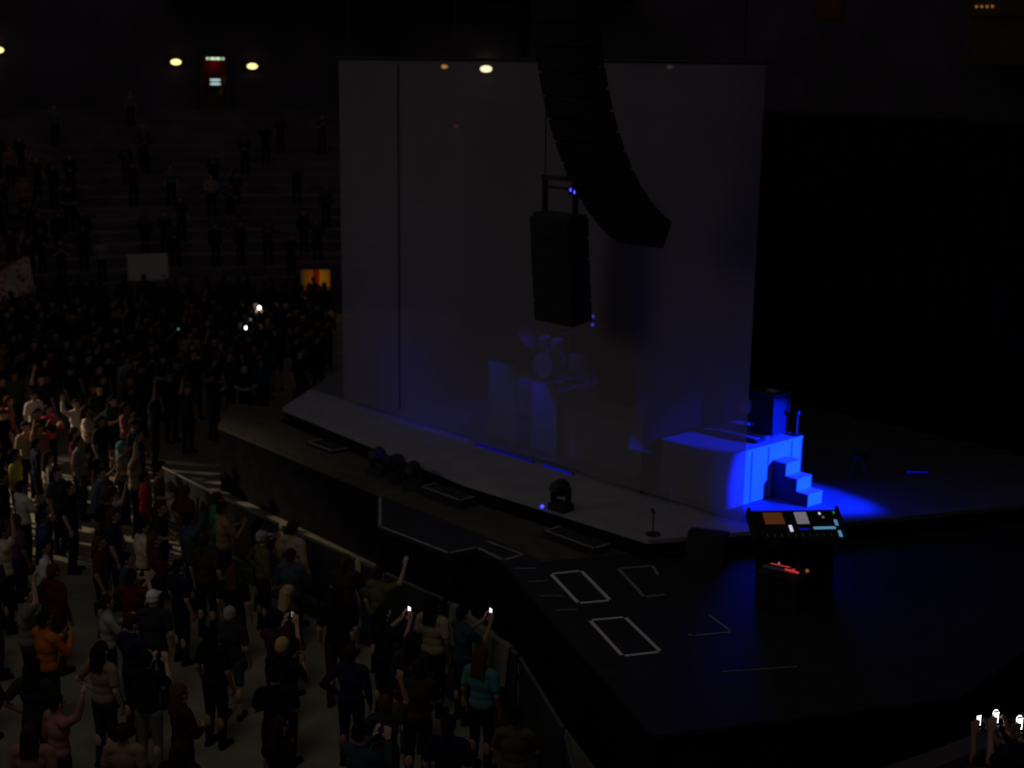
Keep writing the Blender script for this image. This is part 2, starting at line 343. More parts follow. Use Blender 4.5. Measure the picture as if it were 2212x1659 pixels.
# ---------------------------------------------------------------- curtain, drapes
cu = stage_root('gauze_curtain', 'large grey see-through gauze curtain hanging across the stage', 'curtain', 0, 0, 1.70)
bm = bmesh.new(); NX, NZ = 110, 12; Wd, Hh = 11.13, 7.32
g = [[bm.verts.new((Wd * i / NX, 0.004 * math.sin(i * 0.9) + 0.006 * math.sin(i * 0.37 + 1) + (0.02 * math.sin(i * 0.21) * (1 - j / NZ)), 0.09 + (Hh - 0.09) * j / NZ)) for j in range(NZ + 1)] for i in range(NX + 1)]
for i in range(NX):
    for j in range(NZ): bm.faces.new((g[i][j], g[i + 1][j], g[i + 1][j + 1], g[i][j + 1]))
me = bpy.data.meshes.new('gauze'); bm.to_mesh(me); bm.free(); me.materials.append(M['scrim'])
for pl in me.polygons: pl.use_smooth = True
o = bpy.data.objects.new('gauze', me); COL.objects.link(o); o.parent = cu
MB().tube((-0.02, 0, Hh + 0.04), (Wd + 0.02, 0, Hh + 0.04), 0.035).build('top_pipe', M['darksteel'], cu)
for x in (0.4, 3.8, 7.3, 10.7): MB().tube((x, 0, Hh + 0.05), (x, 0, Hh + 6), 0.012, n=6).build('hanging_line', M['darksteel'], cu)
MB().box((2.05, -0.03, 3.75), (0.035, 0.008, 7.0)).build('seam', mat('seam_grey', (0.09, 0.085, 0.09)), cu)

bd = stage_root('backdrop_drape', 'black cloth drape closing off the back of the stage', 'curtain', -5.0, 7.6, 1.71)
bm = bmesh.new(); n = 190
rows = [[bm.verts.new((19.0 * i / n, 0.10 * math.sin(i * 0.85), z)) for z in (0.0, 6.3)] for i in range(n + 1)]
for i in range(n): bm.faces.new((rows[i][0], rows[i + 1][0], rows[i + 1][1], rows[i][1]))
me = bpy.data.meshes.new('cloth'); bm.to_mesh(me); bm.free(); me.materials.append(M['blackcloth'])
for pl in me.polygons: pl.use_smooth = True
o = bpy.data.objects.new('cloth', me); COL.objects.link(o); o.parent = bd
sd = o.modifiers.new('thick', 'SOLIDIFY'); sd.thickness = 0.01
MB().tube((-0.1, 0, 6.35), (19.1, 0, 6.35), 0.04).build('pipe', M['darksteel'], bd)
for x in (1, 7, 13, 18): MB().tube((x, 0.14, 0), (x, 0.14, 6.35), 0.04).build('upright', M['darksteel'], bd)

rf = stage_root('shade_roof', 'added black roof over the stage, out of view, shading the rear deck', 'roof', -5.0, 0.25, 10.6)  # unseen roof added to keep overhead ambient light off the rear deck
MB().box((9.7, 4.6, 0.05), (19.4, 9.2, 0.1)).build('sheet', M['blackcloth'], rf)
for x in (1.0, 6.8, 12.6, 18.4): MB().box((x, 4.6, 0.3), (0.25, 9.2, 0.35)).build('beam', M['darksteel'], rf)
for x in (1.0, 18.4): MB().tube((x, 8.6, -8.9), (x, 8.6, 0.1), 0.14).build('mast', M['darksteel'], rf)

# ---------------------------------------------------------------- band platforms, stairs, gear
def band_platform(s0, s1, o0, o1, h, label, seams):
    b = stage_root('band_platform', label, 'platform', s0, o0, 1.705, group='white band platforms behind the curtain')
    wx, wy = s1 - s0, o1 - o0
    MB().box((wx / 2, wy / 2, h - 0.025), (wx, wy, 0.05), bev=0.006).build('top', M['platform'], b)
    MB().box((wx / 2, 0.02, (h - 0.05) / 2), (wx, 0.03, h - 0.05)).build('front_panel', M['platform'], b)
    MB().box((wx / 2, wy - 0.02, (h - 0.05) / 2), (wx, 0.03, h - 0.05)).build('rear_panel', M['black'], b)
    for x in (0.015, wx - 0.015): MB().box((x, wy / 2, (h - 0.05) / 2), (0.03, wy - 0.02, h - 0.05)).build('end_panel', M['platform'], b)
    for y in seams: MB().box((wx + 0.003, y, (h - 0.05) / 2), (0.006, 0.018, h - 0.05)).build('panel_joint', M['seamline'], b)
    return b
PB = band_platform(8.9, 10.36, 0.45, 2.55, 0.95, 'white platform lit blue beside the curtain edge, stairs against its end', (0.68, 1.13, 1.78))
band_platform(5.2, 8.3, 0.75, 2.55, 0.95, 'white platform standing behind the middle of the curtain', (0.9,))
band_platform(2.2, 4.9, 2.3, 4.8, 0.60, 'drum platform behind the curtain carrying the drum kit', (1.0,))

sr = stage_root('stage_stairs', 'small blue-lit stage stairs descending from the white platform', 'stairs', 10.36, 1.71, 1.70)
RI, RU, WW = 0.222, 0.245, 0.40
base = 0.10
SX = [base, base + RU, base + 2 * RU, base + 3 * RU - 0.02]
for k in range(3):
    x1 = 0.78 - k * RU * 1.0; z = RI * (k + 1)
    MB().box((x1 - RU / 2, WW / 2, z - 0.012), (RU + 0.02, WW, 0.024), bev=0.003).build('tread', M['platform'], sr)
    MB().box((x1 - 0.006, WW / 2, z - RI / 2 - 0.012), (0.012, WW, RI - 0.024)).build('riser', M['platform'], sr)
def side(y):
    b = MB(); x3 = 0.78 - 3 * RU
    pts = [(0.78, 0), (0.78, RI - .02), (0.78 - RU, RI - .02), (0.78 - RU, 2 * RI - .02), (0.78 - 2 * RU, 2 * RI - .02), (0.78 - 2 * RU, 3 * RI - .02), (x3 - 0.02, 3 * RI - .02), (x3 - 0.02, 0)]
    f = b.bm.faces.new([b.bm.verts.new((x, y, z)) for x, z in pts]); r = bmesh.ops.extrude_face_region(b.bm, geom=[f])
    bmesh.ops.translate(b.bm, verts=[q for q in r['geom'] if isinstance(q, bmesh.types.BMVert)], vec=(0, 0.018, 0))
    return b
side(-0.018).build('side_panel', M['black'], sr); side(WW).build('side_panel', M['black'], sr)

mf = stage_root('spill_flat', 'added black upright flat behind the curtain edge, stopping blue light spill', 'panel', 8.78, 0.10, 1.70)  # baffle added to stop the blue side spot spilling past the platform
MB().box((0, 1.25, 1.25), (0.03, 2.5, 2.5)).build('cloth', mat('black_velvet', (0.008, 0.008, 0.008), rough=1.0, spec=0.0), mf)
for y in (0.3, 2.2): MB().hull([(-0.02, y, 0), (-0.40, y, 0), (-0.02, y, 1.2), (-0.02, y + 0.04, 0), (-0.40, y + 0.04, 0), (-0.02, y + 0.04, 1.2)]).build('brace', M['darksteel'], mf)
# equipment on the right-hand platform
def rack(name, label, s, o, z, wx, wy, h, rot=0.0, cat='rack'):
    r = stage_root(name, label, cat, s, o, z, rot)
    MB().box((0, 0, h * 0.47), (wx * 0.86, wy * 0.86, h * 0.90), bev=0.01).build('case', M['black'], r)
    for x in (-1, 1):
        for y in (-1, 1): MB().box((x * wx * 0.46, y * wy * 0.46, h / 2), (0.028, 0.028, h)).build('corner_post', M['darksteel'], r)
    MB().box((0, 0, h + 0.012), (wx * 1.22, wy * 1.18, 0.024), bev=0.006).build('top_plate', M['steel'], r)
    MB().box((0.02, 0.0, h + 0.034), (wx * 0.35, wy * 0.3, 0.02), bev=0.008).build('paper', M['white'], r)
    return r
rack('equipment_rack', 'black equipment rack with pale top standing on the blue-lit platform', 9.86, 2.22, 2.66, 0.50, 0.46, 0.74)
e = stage_root('drum_pad', 'round pale drum pad on a stand beside the black rack', 'drum', 9.36, 2.18, 2.675)
MB().tube((0, 0, 0), (0, 0, 0.34), 0.012).tube((0, 0, 0.01), (0.16, 0.1, 0), 0.012).tube((0, 0, 0.01), (-0.16, 0.1, 0), 0.012).tube((0, 0, 0.01), (0, -0.18, 0), 0.012).build('stand', M['darksteel'], e)
MB().tube((0, 0.03, 0.36), (0.02, -0.04, 0.40), 0.13, n=24).build('pad', M['drumskin'], e)
e = stage_root('keyboard', 'slim dark keyboard lying at the front of the blue-lit platform', 'keyboard', 9.72, 1.55, 2.66, 0.05)
MB().box((0, 0, 0.035), (0.95, 0.28, 0.07), bev=0.01).build('body', M['black'], e); MB().box((0, -0.06, 0.074), (0.88, 0.13, 0.01)).build('keys', M['tapedim'], e)
e = stage_root('microphone_stand', 'short microphone stand at the rear corner of the blue-lit platform', 'stand', 10.27, 2.47, 2.66)
MB().tube((0, 0, 0), (0, 0, 0.02), 0.10, n=20).build('base', M['darksteel'], e); MB().tube((0, 0, 0.02), (0, 0, 0.34), 0.014).build('pole', M['steel'], e); MB().cap((0, 0, 0.36), (0.05, -0.05, 0.43), 0.028, 0.034).build('microphone', M['steel'], e, True)
e = stage_root('microphone_stand', 'tall boom microphone stand behind the curtain by its near end', 'stand', 8.15, 1.5, 2.66)
MB().tube((0, 0, 0), (0, 0, 0.02), 0.13, n=20).build('base', M['darksteel'], e); MB().tube((0, 0, 0.02), (0, 0, 0.92), 0.014).build('pole', M['platform'], e); MB().tube((0, 0, 0.92), (0.38, -0.05, 1.0), 0.010).build('boom', M['darksteel'], e); MB().cap((0.38, -0.05, 1.0), (0.45, -0.06, 0.98), 0.025).build('microphone', M['steel'], e, True)
e = stage_root('stool', 'round dim stool on the stage floor behind the blue-lit stairs', 'stool', 10.75, 3.75, 1.712)
MB().tube((0, 0, 0.42), (0, 0, 0.48), 0.17, n=24).build('seat', M['speaker'], e)
for k in range(3): MB().tube((0.05 * math.cos(k * 2.1), 0.05 * math.sin(k * 2.1), 0.42), (0.2 * math.cos(k * 2.1), 0.2 * math.sin(k * 2.1), 0), 0.014).build('leg', M['steel'], e)
q = at(1980, 1018, 1.74); e = thing('light_bar', 'short blue glowing light bar alone on the dark stage floor', 'lamp', (q.x, q.y, 1.70), 0.02)
MB().box((0, 0, 0.03), (0.50, 0.07, 0.06), bev=0.008).build('housing', M['black'], e); MB().box((0, -0.037, 0.035), (0.42, 0.006, 0.026)).build('led_strip', M['e_blue_dim'], e)
for s_, h_, lab in ((5.75, 1.32, 'narrow pale upright panel glowing blue behind the curtain'), (4.55, 1.55, 'wider pale upright panel behind the curtain, left of the brighter narrow one')):
    e = stage_root('scenery_panel', lab, 'panel', s_, 0.62, 1.70, group='pale scenery panels behind the curtain')
    MB().box((0, 0, h_ / 2), (0.72 if h_ < 1.4 else 0.85, 0.03, h_), bev=0.004).build('board', M['platform'], e); MB().box((0, -0.06, 0.02), (0.5, 0.22, 0.04)).build('foot', M['darksteel'], e)

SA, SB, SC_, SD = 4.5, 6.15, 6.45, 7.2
def strip(s0, s1, m, label):  # emissive bars added in place of blue light spilling under the hem
    e = stage_root('hem_glow_strip', label, 'lamp', (s0 + s1) / 2, -0.045, 1.70, 0.0, 'blue glow strips standing in for light under the curtain hem')
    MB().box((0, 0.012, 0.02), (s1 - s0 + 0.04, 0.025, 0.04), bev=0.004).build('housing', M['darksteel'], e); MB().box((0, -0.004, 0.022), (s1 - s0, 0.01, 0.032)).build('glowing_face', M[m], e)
strip(SA, SB, 'e_hem_glow', 'longer blue glow strip standing in for light under the curtain hem'); strip(SC_, SD, 'e_blue_dim', 'shorter blue glow strip standing in for light under the hem, below the narrow panel')
# drum kit behind the curtain
dk = stage_root('drum_kit', 'drum kit with pale cymbals dimly seen through the curtain', 'drum kit', 3.05, 3.35, 2.325)
MB().tube((0, -0.22, 0.30), (0, 0.22, 0.30), 0.29, n=32).build('bass_drum', M['drumshell'], dk); MB().tube((0, -0.235, 0.30), (0, -0.22, 0.30), 0.28, n=32).build('bass_skin', M['drumskin'], dk)
for x in (-0.17, 0.17):
    t = MB().tube((x, 0.02, 0.66), (x * 1.1, -0.02, 0.86), 0.14, n=24).build('tom', M['drumshell'], dk); MB().tube((x * 1.1, -0.02, 0.86), (x * 1.1, -0.022, 0.868), 0.138, n=24).build('tom_skin', M['drumskin'], t)
MB().tube((0.55, 0.28, 0.16), (0.55, 0.28, 0.56), 0.20, n=24).build('floor_tom', M['drumshell'], dk); MB().tube((-0.45, 0.40, 0.50), (-0.45, 0.40, 0.64), 0.18, n=24).build('snare', M['chrome'], dk)
for x, y, z, r_, t in ((-0.55, 0.0, 0.78, 0.36, 0.9), (0.60, -0.05, 1.08, 0.25, -0.22), (1.12, -0.05, 0.74, 0.24, -0.6), (-0.75, 0.5, 0.78, 0.19, 0.0)):
    s_ = MB().tube((x, y, 0), (x, y, z), 0.012).tube((x, y, 0.25), (x + 0.2, y + 0.1, 0), 0.01).tube((x, y, 0.25), (x - 0.2, y + 0.1, 0), 0.01).tube((x, y, 0.25), (x, y - 0.22, 0), 0.01).build('cymbal_stand', M['chrome'], dk)
    MB().tube((x - 0.006 * t, y, z), (x + 0.02 * t, y, z + 0.03), r_, 0.03, n=28).build('cymbal', M['brass'], s_)
for x, y, z in ((1.24, 0.0, 1.53), (1.24, 0.0, 1.35)): MB().ball((x, y, z), 0.035, 10).build('blue_indicator', M['e_blue'], dk, True)
MB().tube((1.24, 0.0, 0.0), (1.24, 0.0, 1.55), 0.012).build('indicator_pole', M['darksteel'], dk)
MB().tube((0, 0.75, 0.48), (0, 0.75, 0.55), 0.17, n=20).tube((0, 0.75, 0.0), (0, 0.75, 0.5), 0.02).tube((0, 0.75, 0.0), (0, 0.75, 0.02), 0.16, n=20).build('throne', M['black'], dk)
e = stage_root('guitar_amplifier', 'dark amplifier cabinet on the platform behind the curtain', 'amplifier', 6.5, 1.9, 2.66)
MB().box((0, 0, 0.33), (0.95, 0.36, 0.66), bev=0.02).build('cabinet', M['speaker'], e); MB().box((0, -0.185, 0.30), (0.85, 0.012, 0.52)).build('grille', M['grille'], e); MB().box((0, 0, 0.69), (0.2, 0.04, 0.03)).build('handle', M['darksteel'], e)

# ---------------------------------------------------------------- flown speakers
def array_root(name, label, s, o, z): return stage_root(name, label, 'speaker', s, o, z)
def cabinet_mesh(wx, dy, h, tp):
    """trapezoid cabinet: front (-y) full height, back lower"""
    b = MB(); z0 = h / 2; z1 = h / 2 * tp
    b.hull([(sx * wx / 2, -dy / 2, sz * z0) for sx in (-1, 1) for sz in (-1, 1)] + [(sx * wx / 2 * 0.93, dy / 2, sz * z1) for sx in (-1, 1) for sz in (-1, 1)])
    bmesh.ops.bevel(b.bm, geom=b.bm.edges[:], offset=0.008, segments=1, affect='EDGES'); return b
def build_array(root, n, wx, dy, h, angles, tp=0.86):
    """hang n cabinets from the root (top of first box), tilt angles in degrees (nose down)"""
    cab = cabinet_mesh(wx, dy, h - 0.012, tp).mesh('cabinet'); cab.materials.append(M['speaker'])
    gr = MB().box((0, -dy / 2 - 0.006, 0), (wx * 0.95, 0.012, h * 0.86)).mesh('grille'); gr.materials.append(M['grille'])
    y, z = 0.0, 0.0
    for i in range(n):
        a = math.radians(angles[i]); dn = Vector((0, math.sin(a), -math.cos(a)))
        c = Vector((0, y, z)) + dn * h / 2; y += dn.y * h; z += dn.z * h
        o = bpy.data.objects.new('cabinet', cab); COL.objects.link(o); o.parent = root; o.location = c; o.rotation_euler = (a, 0, 0)
        g_ = bpy.data.objects.new('grille', gr); COL.objects.link(g_); g_.parent = o
    return y, z
la = array_root('line_array', 'long curved black line array speaker hanging before the curtain', 10.166, -3.5, 11.583)
ANGS = [5.1 + 52.4 * (i / 16) ** 2.3 for i in range(17)]
build_array(la, len(ANGS), 0.965, 0.43, 0.335, ANGS)
MB().box((0, 0, 0.06), (1.1, 0.08, 0.1)).box((-0.45, 0, 0.06), (0.06, 0.9, 0.1)).box((0.45, 0, 0.06), (0.06, 0.9, 0.1)).build('fly_frame', M['darksteel'], la)
for x in (-0.4, 0.4): MB().tube((x, 0, 0.1), (x, 0, 4.0), 0.016, n=6).build('chain', M['darksteel'], la)
MB().path([(0.3, 0.36, -0.2), (0.32, 0.52, -1.8), (0.3, 0.75, -3.2), (0.25, 1.30, -4.3), (0.2, 1.75, -4.75)], 0.022).build('cable', M['speaker'], la, True)
sb = array_root('speaker_column', 'shorter straight black speaker column hanging left of the curved array', 8.0, -1.25, 6.55)
build_array(sb, 5, 0.92, 0.50, 0.355, [4, 4.5, 5, 5.5, 6], 0.97)
MB().box((-0.36, 0, 0.30), (0.05, 0.10, 0.66)).box((0.36, 0, 0.20), (0.05, 0.10, 0.42)).box((-0.1, 0, 0.62), (0.62, 0.09, 0.07)).box((-0.1, 0, 0.46), (0.56, 0.06, 0.04)).box((0, 0, 0.02), (0.86, 0.40, 0.06)).build('fly_frame', M['darksteel'], sb)
for x in (-0.36, 0.15): MB().tube((x, 0, 0.6), (x, 0, 7.5), 0.012, n=6).build('chain', M['darksteel'], sb)
for x, z in ((0.33, 0.46), (0.42, 0.43)): MB().ball((x, -0.08, z), (0.022, 0.02, 0.032), 10).build('blue_indicator', M['e_blue'], sb, True)
MB().box((0.37, -0.04, 0.44), (0.2, 0.06, 0.14)).build('junction_box', M['speaker'], sb)

# ---------------------------------------------------------------- lights, wedges and stands on the apron
def moving_head(s, o, z, tilt, label, proto=[None]):
    if proto[0] is None:
        e = stage_root('moving_head_light', label, 'stage light', s, o, z, tilt, 'dark moving lights on the apron')
        MB().box((0, 0, 0.06), (0.36, 0.30, 0.12), bev=0.02).build('base', M['speaker'], e)
        y = MB().box((-0.16, 0, 0.26), (0.04, 0.14, 0.30), bev=0.01).box((0.16, 0, 0.26), (0.04, 0.14, 0.30), bev=0.01).box((0, 0, 0.135), (0.34, 0.16, 0.04), bev=0.01).build('yoke', M['speaker'], e)
        MB().ball((0, 0, 0.39), (0.135, 0.17, 0.155)).tube((0, -0.12, 0.41), (0, -0.20, 0.43), 0.10, 0.09, 20).build('head', M['speaker'], e, True)
        MB().tube((0, -0.2, 0.43), (0, -0.205, 0.431), 0.08, n=20).build('lens', M['darksteel'], e)
        proto[0] = e; return e
    return dup(proto[0], W(s, o, z), ANG + tilt, label, 'dark moving lights on the apron')
moving_head(4.12, -2.12, 1.40, 0.2, 'black moving light on the apron, farthest of the three together')
moving_head(4.72, -2.15, 1.40, -0.3, 'black moving light on the apron, middle of the three together')
moving_head(5.28, -2.20, 1.40, 0.5, 'black moving light on the apron, nearest of the three together')
moving_head(8.55, -1.62, 1.70, 0.1, 'black moving light standing alone on the stage edge under the speakers')
e = stage_root('floor_monitor', 'black wedge floor monitor at the near corner of the stage', 'speaker', 11.3, -1.10, 1.40, 0.5)
MB().hull([(x, y, z) for x in (-0.3, 0.3) for y, z in ((-0.25, 0), (0.25, 0), (0.25, 0.48), (-0.02, 0.5), (-0.25, 0.12))]).build('cabinet', M['speaker'], e); MB().box((0, -0.145, 0.32), (0.54, 0.012, 0.38), Euler((-0.54, 0, 0)).to_matrix()).build('grille', M['grille'], e); MB().box((0.303, 0.08, 0.28), (0.01, 0.16, 0.05)).build('handle', M['darksteel'], e)
e = stage_root('microphone_stand', 'thin microphone stand at the near stage corner before the curtain', 'stand', 10.42, -1.38, 1.70)
MB().tube((0, 0, 0), (0, 0, 0.02), 0.12, n=20).build('base', M['darksteel'], e); MB().tube((0, 0, 0.02), (0, 0, 0.34), 0.012).build('pole', M['darksteel'], e); MB().cap((0, 0, 0.36), (0, -0.03, 0.42), 0.022, 0.026).build('microphone', M['darksteel'], e, True)

# monitor console on its riser beside the stage
c0 = at(1722, 1128, 2.42)
con = thing('mixing_console', 'black mixing console with glowing screens beside the blue-lit stairs', 'mixing console', (c0.x, c0.y, 1.401), math.radians(5)); con.scale = (0.92, 0.92, 1.0)
tl_ = Euler((math.radians(22), 0, 0)).to_matrix()
MB().box((0, 0.02, 0.42), (1.16, 0.48, 0.84), bev=0.02).build('stand', M['blackcloth'], con)
MB().box((0, 0, 0.93), (1.42, 0.70, 0.14), tl_, bev=0.02).build('desk', M['black'], con)
for x in (-0.73, 0.73): MB().box((x, 0, 0.95), (0.05, 0.74, 0.22), tl_, bev=0.02).build('side_cheek', M['speaker'], con)
def pad(x, y, wx, wy, m, name, h=0.012):
    c = Vector((0, 0, 0.93)) + tl_ @ Vector((x, y, 0.076)); MB().box(c, (wx, wy, h), tl_).build(name, M[m], con)
pad(-0.36, 0.14, 0.32, 0.26, 'e_scr_or', 'orange_screen'); pad(0.10, 0.14, 0.20, 0.27, 'e_scr_wh', 'pale_screen')
pad(0.42, 0.24, 0.035, 0.045, 'e_white', 'lamp_button'); pad(0.46, 0.15, 0.03, 0.035, 'e_scr_wh', 'lamp_button'); pad(0.66, 0.26, 0.035, 0.045, 'e_green', 'green_button')
pad(-0.13, -0.10, 0.05, 0.14, 'e_white', 'meter'); pad(0.64, 0.02, 0.05, 0.13, 'e_cyan', 'meter'); pad(0.64, -0.24, 0.05, 0.14, 'e_cyan', 'meter')
pad(0.42, -0.10, 0.36, 0.05, 'e_cyan', 'meter_strip'); pad(0.08, -0.12, 0.16, 0.03, 'e_blue_dim', 'meter_strip')
for k in range(10): pad(-0.55 + k * 0.115, -0.27, 0.018, 0.06, 'tapedim', 'fader', 0.03)
c1 = at(1690, 1240, 1.90)
rk = thing('rack_case', 'low black rack case with red lit edges in front of the console', 'rack', (c1.x, c1.y, 1.40), math.radians(-34))
MB().box((0, 0, 0.26), (0.62, 0.46, 0.52), bev=0.015).build('case', M['black'], rk); MB().box((0, 0.0, 0.53), (0.66, 0.5, 0.02)).build('lid', M['speaker'], rk)
MB().box((-0.14, 0.05, 0.545), (0.36, 0.10, 0.006)).build('purple_sheet', mat('purple_paper', (0.30, 0.25, 0.42)), rk)
MB().box((-0.12, 0.20, 0.547), (0.30, 0.02, 0.01)).build('red_strip', M['e_red'], rk); MB().ball((-0.16, 0.24, 0.56), 0.018, 10).build('white_indicator', M['e_scr_wh'], rk, True); MB().ball((0.30, 0.18, 0.56), 0.03, 10).build('orange_indicator', M['e_orange'], rk, True)
e = thing('red_cable', 'forked red cable with painted-in glow on top of the rack case', 'cable', c1 + Vector((0.10, -0.02, 0.065)), 0)
MB().path([(-0.05, 0.04, 0), (-0.02, 0.0, 0.0), (0.06, -0.06, 0), (0.10, -0.09, 0)], 0.018).path([(-0.02, 0.0, 0.0), (0.07, 0.03, 0)], 0.014).build('strand', M['e_red'], e, True)  # strand takes an emissive red, its lit look is put into the colour

# ---------------------------------------------------------------- crowd barricade
def barricade(i, a, b, label, proto=[None]):
    a = W(*a, 0); b = W(*b, 0); mid = (a + b) / 2; rz = math.atan2((b - a).y, (b - a).x)
    grp = 'steel crowd barriers in front of the apron'
    if proto[0] is None:
        e = thing('crowd_barrier', label, 'barrier', mid, rz, grp); ln = 2.12
        MB().tube((-ln / 2, 0, 1.13), (ln / 2, 0, 1.13), 0.03, n=12).build('top_rail', M['steel'], e)
        MB().box((0, 0, 0.60), (ln - 0.08, 0.02, 0.98), bev=0.004).build('panel', M['darksteel'], e)
        for x in (-ln / 2 + 0.03, 0, ln / 2 - 0.03): MB().tube((x, 0, 0.0), (x, 0, 1.12), 0.025, n=10).build('post', M['darksteel'], e)
        MB().box((0, -0.16, 0.018), (ln - 0.06, 0.42, 0.03)).build('foot_plate', M['darksteel'], e)
        for x in (-0.9, 0.9): MB().tube((x, 0.02, 1.0), (x, 0.34, 0.03), 0.018, n=8).build('brace', M['darksteel'], e)
        proto[0] = e; return e
    return dup(proto[0], mid, rz, label, grp)
BP = [(0.2, -4.55), (2.5, -4.66), (4.8, -4.74), (7.1, -4.76), (9.4, -4.78), (11.58, -5.30), (13.60, -6.38), (15.4, -7.80)]
for i, (a, b) in enumerate(zip(BP, BP[1:])):
    barricade(i, a, b, 'steel crowd barrier before the apron, ' + ['the first at the far end of the line', 'second from the far end', 'third from the far end, below the three moving lights', 'fourth from the far end, opposite the taped bulge', 'fifth from the far end, last of the straight run', 'first of the curved run beside the taped rectangles', 'second of the curved run, nearest the camera'][i])
tp_ = thing('barrier_cover', 'pale grey cloth draped over the curved barrier beside the platform', 'cloth', W(10.50, -5.05, 1.15), ANG - 0.235)
bm = bmesh.new(); rows = []
for i in range(25):
    x = -0.9 + 1.8 * i / 24
    rows.append([bm.verts.new((x, y + 0.015 * math.sin(i * 0.9 + z * 5), z + 0.006 * math.sin(i * 1.3))) for y, z in ((-0.10, -0.55), (-0.08, -0.2), (-0.05, 0.02), (0, 0.045), (0.05, 0.02), (0.09, -0.22), (0.11, -0.6))])
for i in range(24):
    for j in range(6): bm.faces.new((rows[i][j], rows[i + 1][j], rows[i + 1][j + 1], rows[i][j + 1]))
me = bpy.data.meshes.new('cloth'); bm.to_mesh(me); bm.free(); me.materials.append(M['tarp'])
o = bpy.data.objects.new('cloth', me); COL.objects.link(o); o.parent = tp_; o.modifiers.new('thick', 'SOLIDIFY').thickness = 0.008

# ---------------------------------------------------------------- banners
p, rz = on_ring(307, R0 + 0.12, 1.15)
e = thing('white_board', 'blank white board standing on the arena parapet', 'board', p, rz)
MB().box((0, 0, 0.50), (1.42, 0.025, 0.95), bev=0.004).build('sheet', M['white'], e); MB().ball((-0.55, 0.014, 0.15), (0.08, 0.004, 0.06), 12).build('smudge', M['tapedim'], e)
for x in (-0.5, 0.5): MB().box((x, -0.05, 0.4), (0.04, 0.05, 0.80)).build('batten', M['darksteel'], e)
P0 = on_ring(-20, 18.2, 0.0)[0]; d_ = Vector((1, 0.1, 0)).normalized()
e = thing('crowd_banner', 'crumpled pale cloth banner with reddish scrawl held up in the crowd', 'banner', P0, math.radians(5))
def flagpt(px, py): # on a vertical sheet through the banner base
    r_ = ray(px, py); n_ = Vector((0.1, -1, 0)).normalized(); t = (P0 - CAM).dot(n_) / r_.dot(n_); q = CAM + r_ * t; return Matrix.Rotation(-math.radians(5), 3, 'Z') @ (q - P0)
A_, B_, C_, D_ = flagpt(-70, 640), flagpt(-60, 625 - 5), flagpt(62, 550), flagpt(77, 632)
A_ = flagpt(-70, 668)
bm = bmesh.new(); N_ = 16; gg = []
for i in range(N_ + 1):
    u = i / N_; lo = A_.lerp(D_, u); hi = B_.lerp(C_, u)
    gg.append([bm.verts.new(lo.lerp(hi, j / 8) + Vector((0, 0.05 * math.sin(u * 9 + j * 0.5), 0))) for j in range(9)])
for i in range(N_):
    for j in range(8): bm.faces.new((gg[i][j], gg[i + 1][j], gg[i + 1][j + 1], gg[i][j + 1]))
me = bpy.data.meshes.new('cloth'); bm.to_mesh(me); bm.free()
bm_ = mat('scrawled_cloth', (0.45, 0.36, 0.30)); nt = bm_.node_tree; b_ = nt.nodes['Principled BSDF']
tc = nt.nodes.new('ShaderNodeTexCoord'); wv = nt.nodes.new('ShaderNodeTexNoise'); wv.inputs['Scale'].default_value = 3.2; wv.inputs['Detail'].default_value = 2; wv.inputs['Distortion'].default_value = 1.5
rp = nt.nodes.new('ShaderNodeValToRGB'); rp.color_ramp.elements[0].position = 0.40; rp.color_ramp.elements[0].color = (0.50, 0.10, 0.10, 1); rp.color_ramp.elements[1].position = 0.50; rp.color_ramp.elements[1].color = (0.85, 0.70, 0.58, 1)
nt.links.new(tc.outputs['Object'], wv.inputs['Vector']); nt.links.new(wv.outputs['Fac'], rp.inputs[0]); nt.links.new(rp.outputs[0], b_.inputs['Base Color'])
me.materials.append(bm_); o = bpy.data.objects.new('cloth', me); COL.objects.link(o); o.parent = e; o.modifiers.new('thick', 'SOLIDIFY').thickness = 0.01
MB().tube((D_.x, 0.03, 0), (C_.x - 0.02, 0.03, C_.z), 0.02).build('pole', M['darksteel'], e); MB().tube((A_.x + 0.2, 0.03, 0), (A_.x + 0.2, 0.03, B_.z), 0.02).build('pole', M['darksteel'], e)
e = ring_box('strip_banner', 'faint reddish strip banner hung across the terrace rows at far left', 'banner', 38, 483, R0 + 5.0)
p_ = e.location; MB().box((0, 0, 0), (1.5, 0.02, 0.22)).build('cloth', M['redbanner'], e)
for x in (-0.72, 0.72): MB().tube((x, -0.02, -0.9), (x, -0.02, 0.12), 0.015).build('stake', M['darksteel'], e)

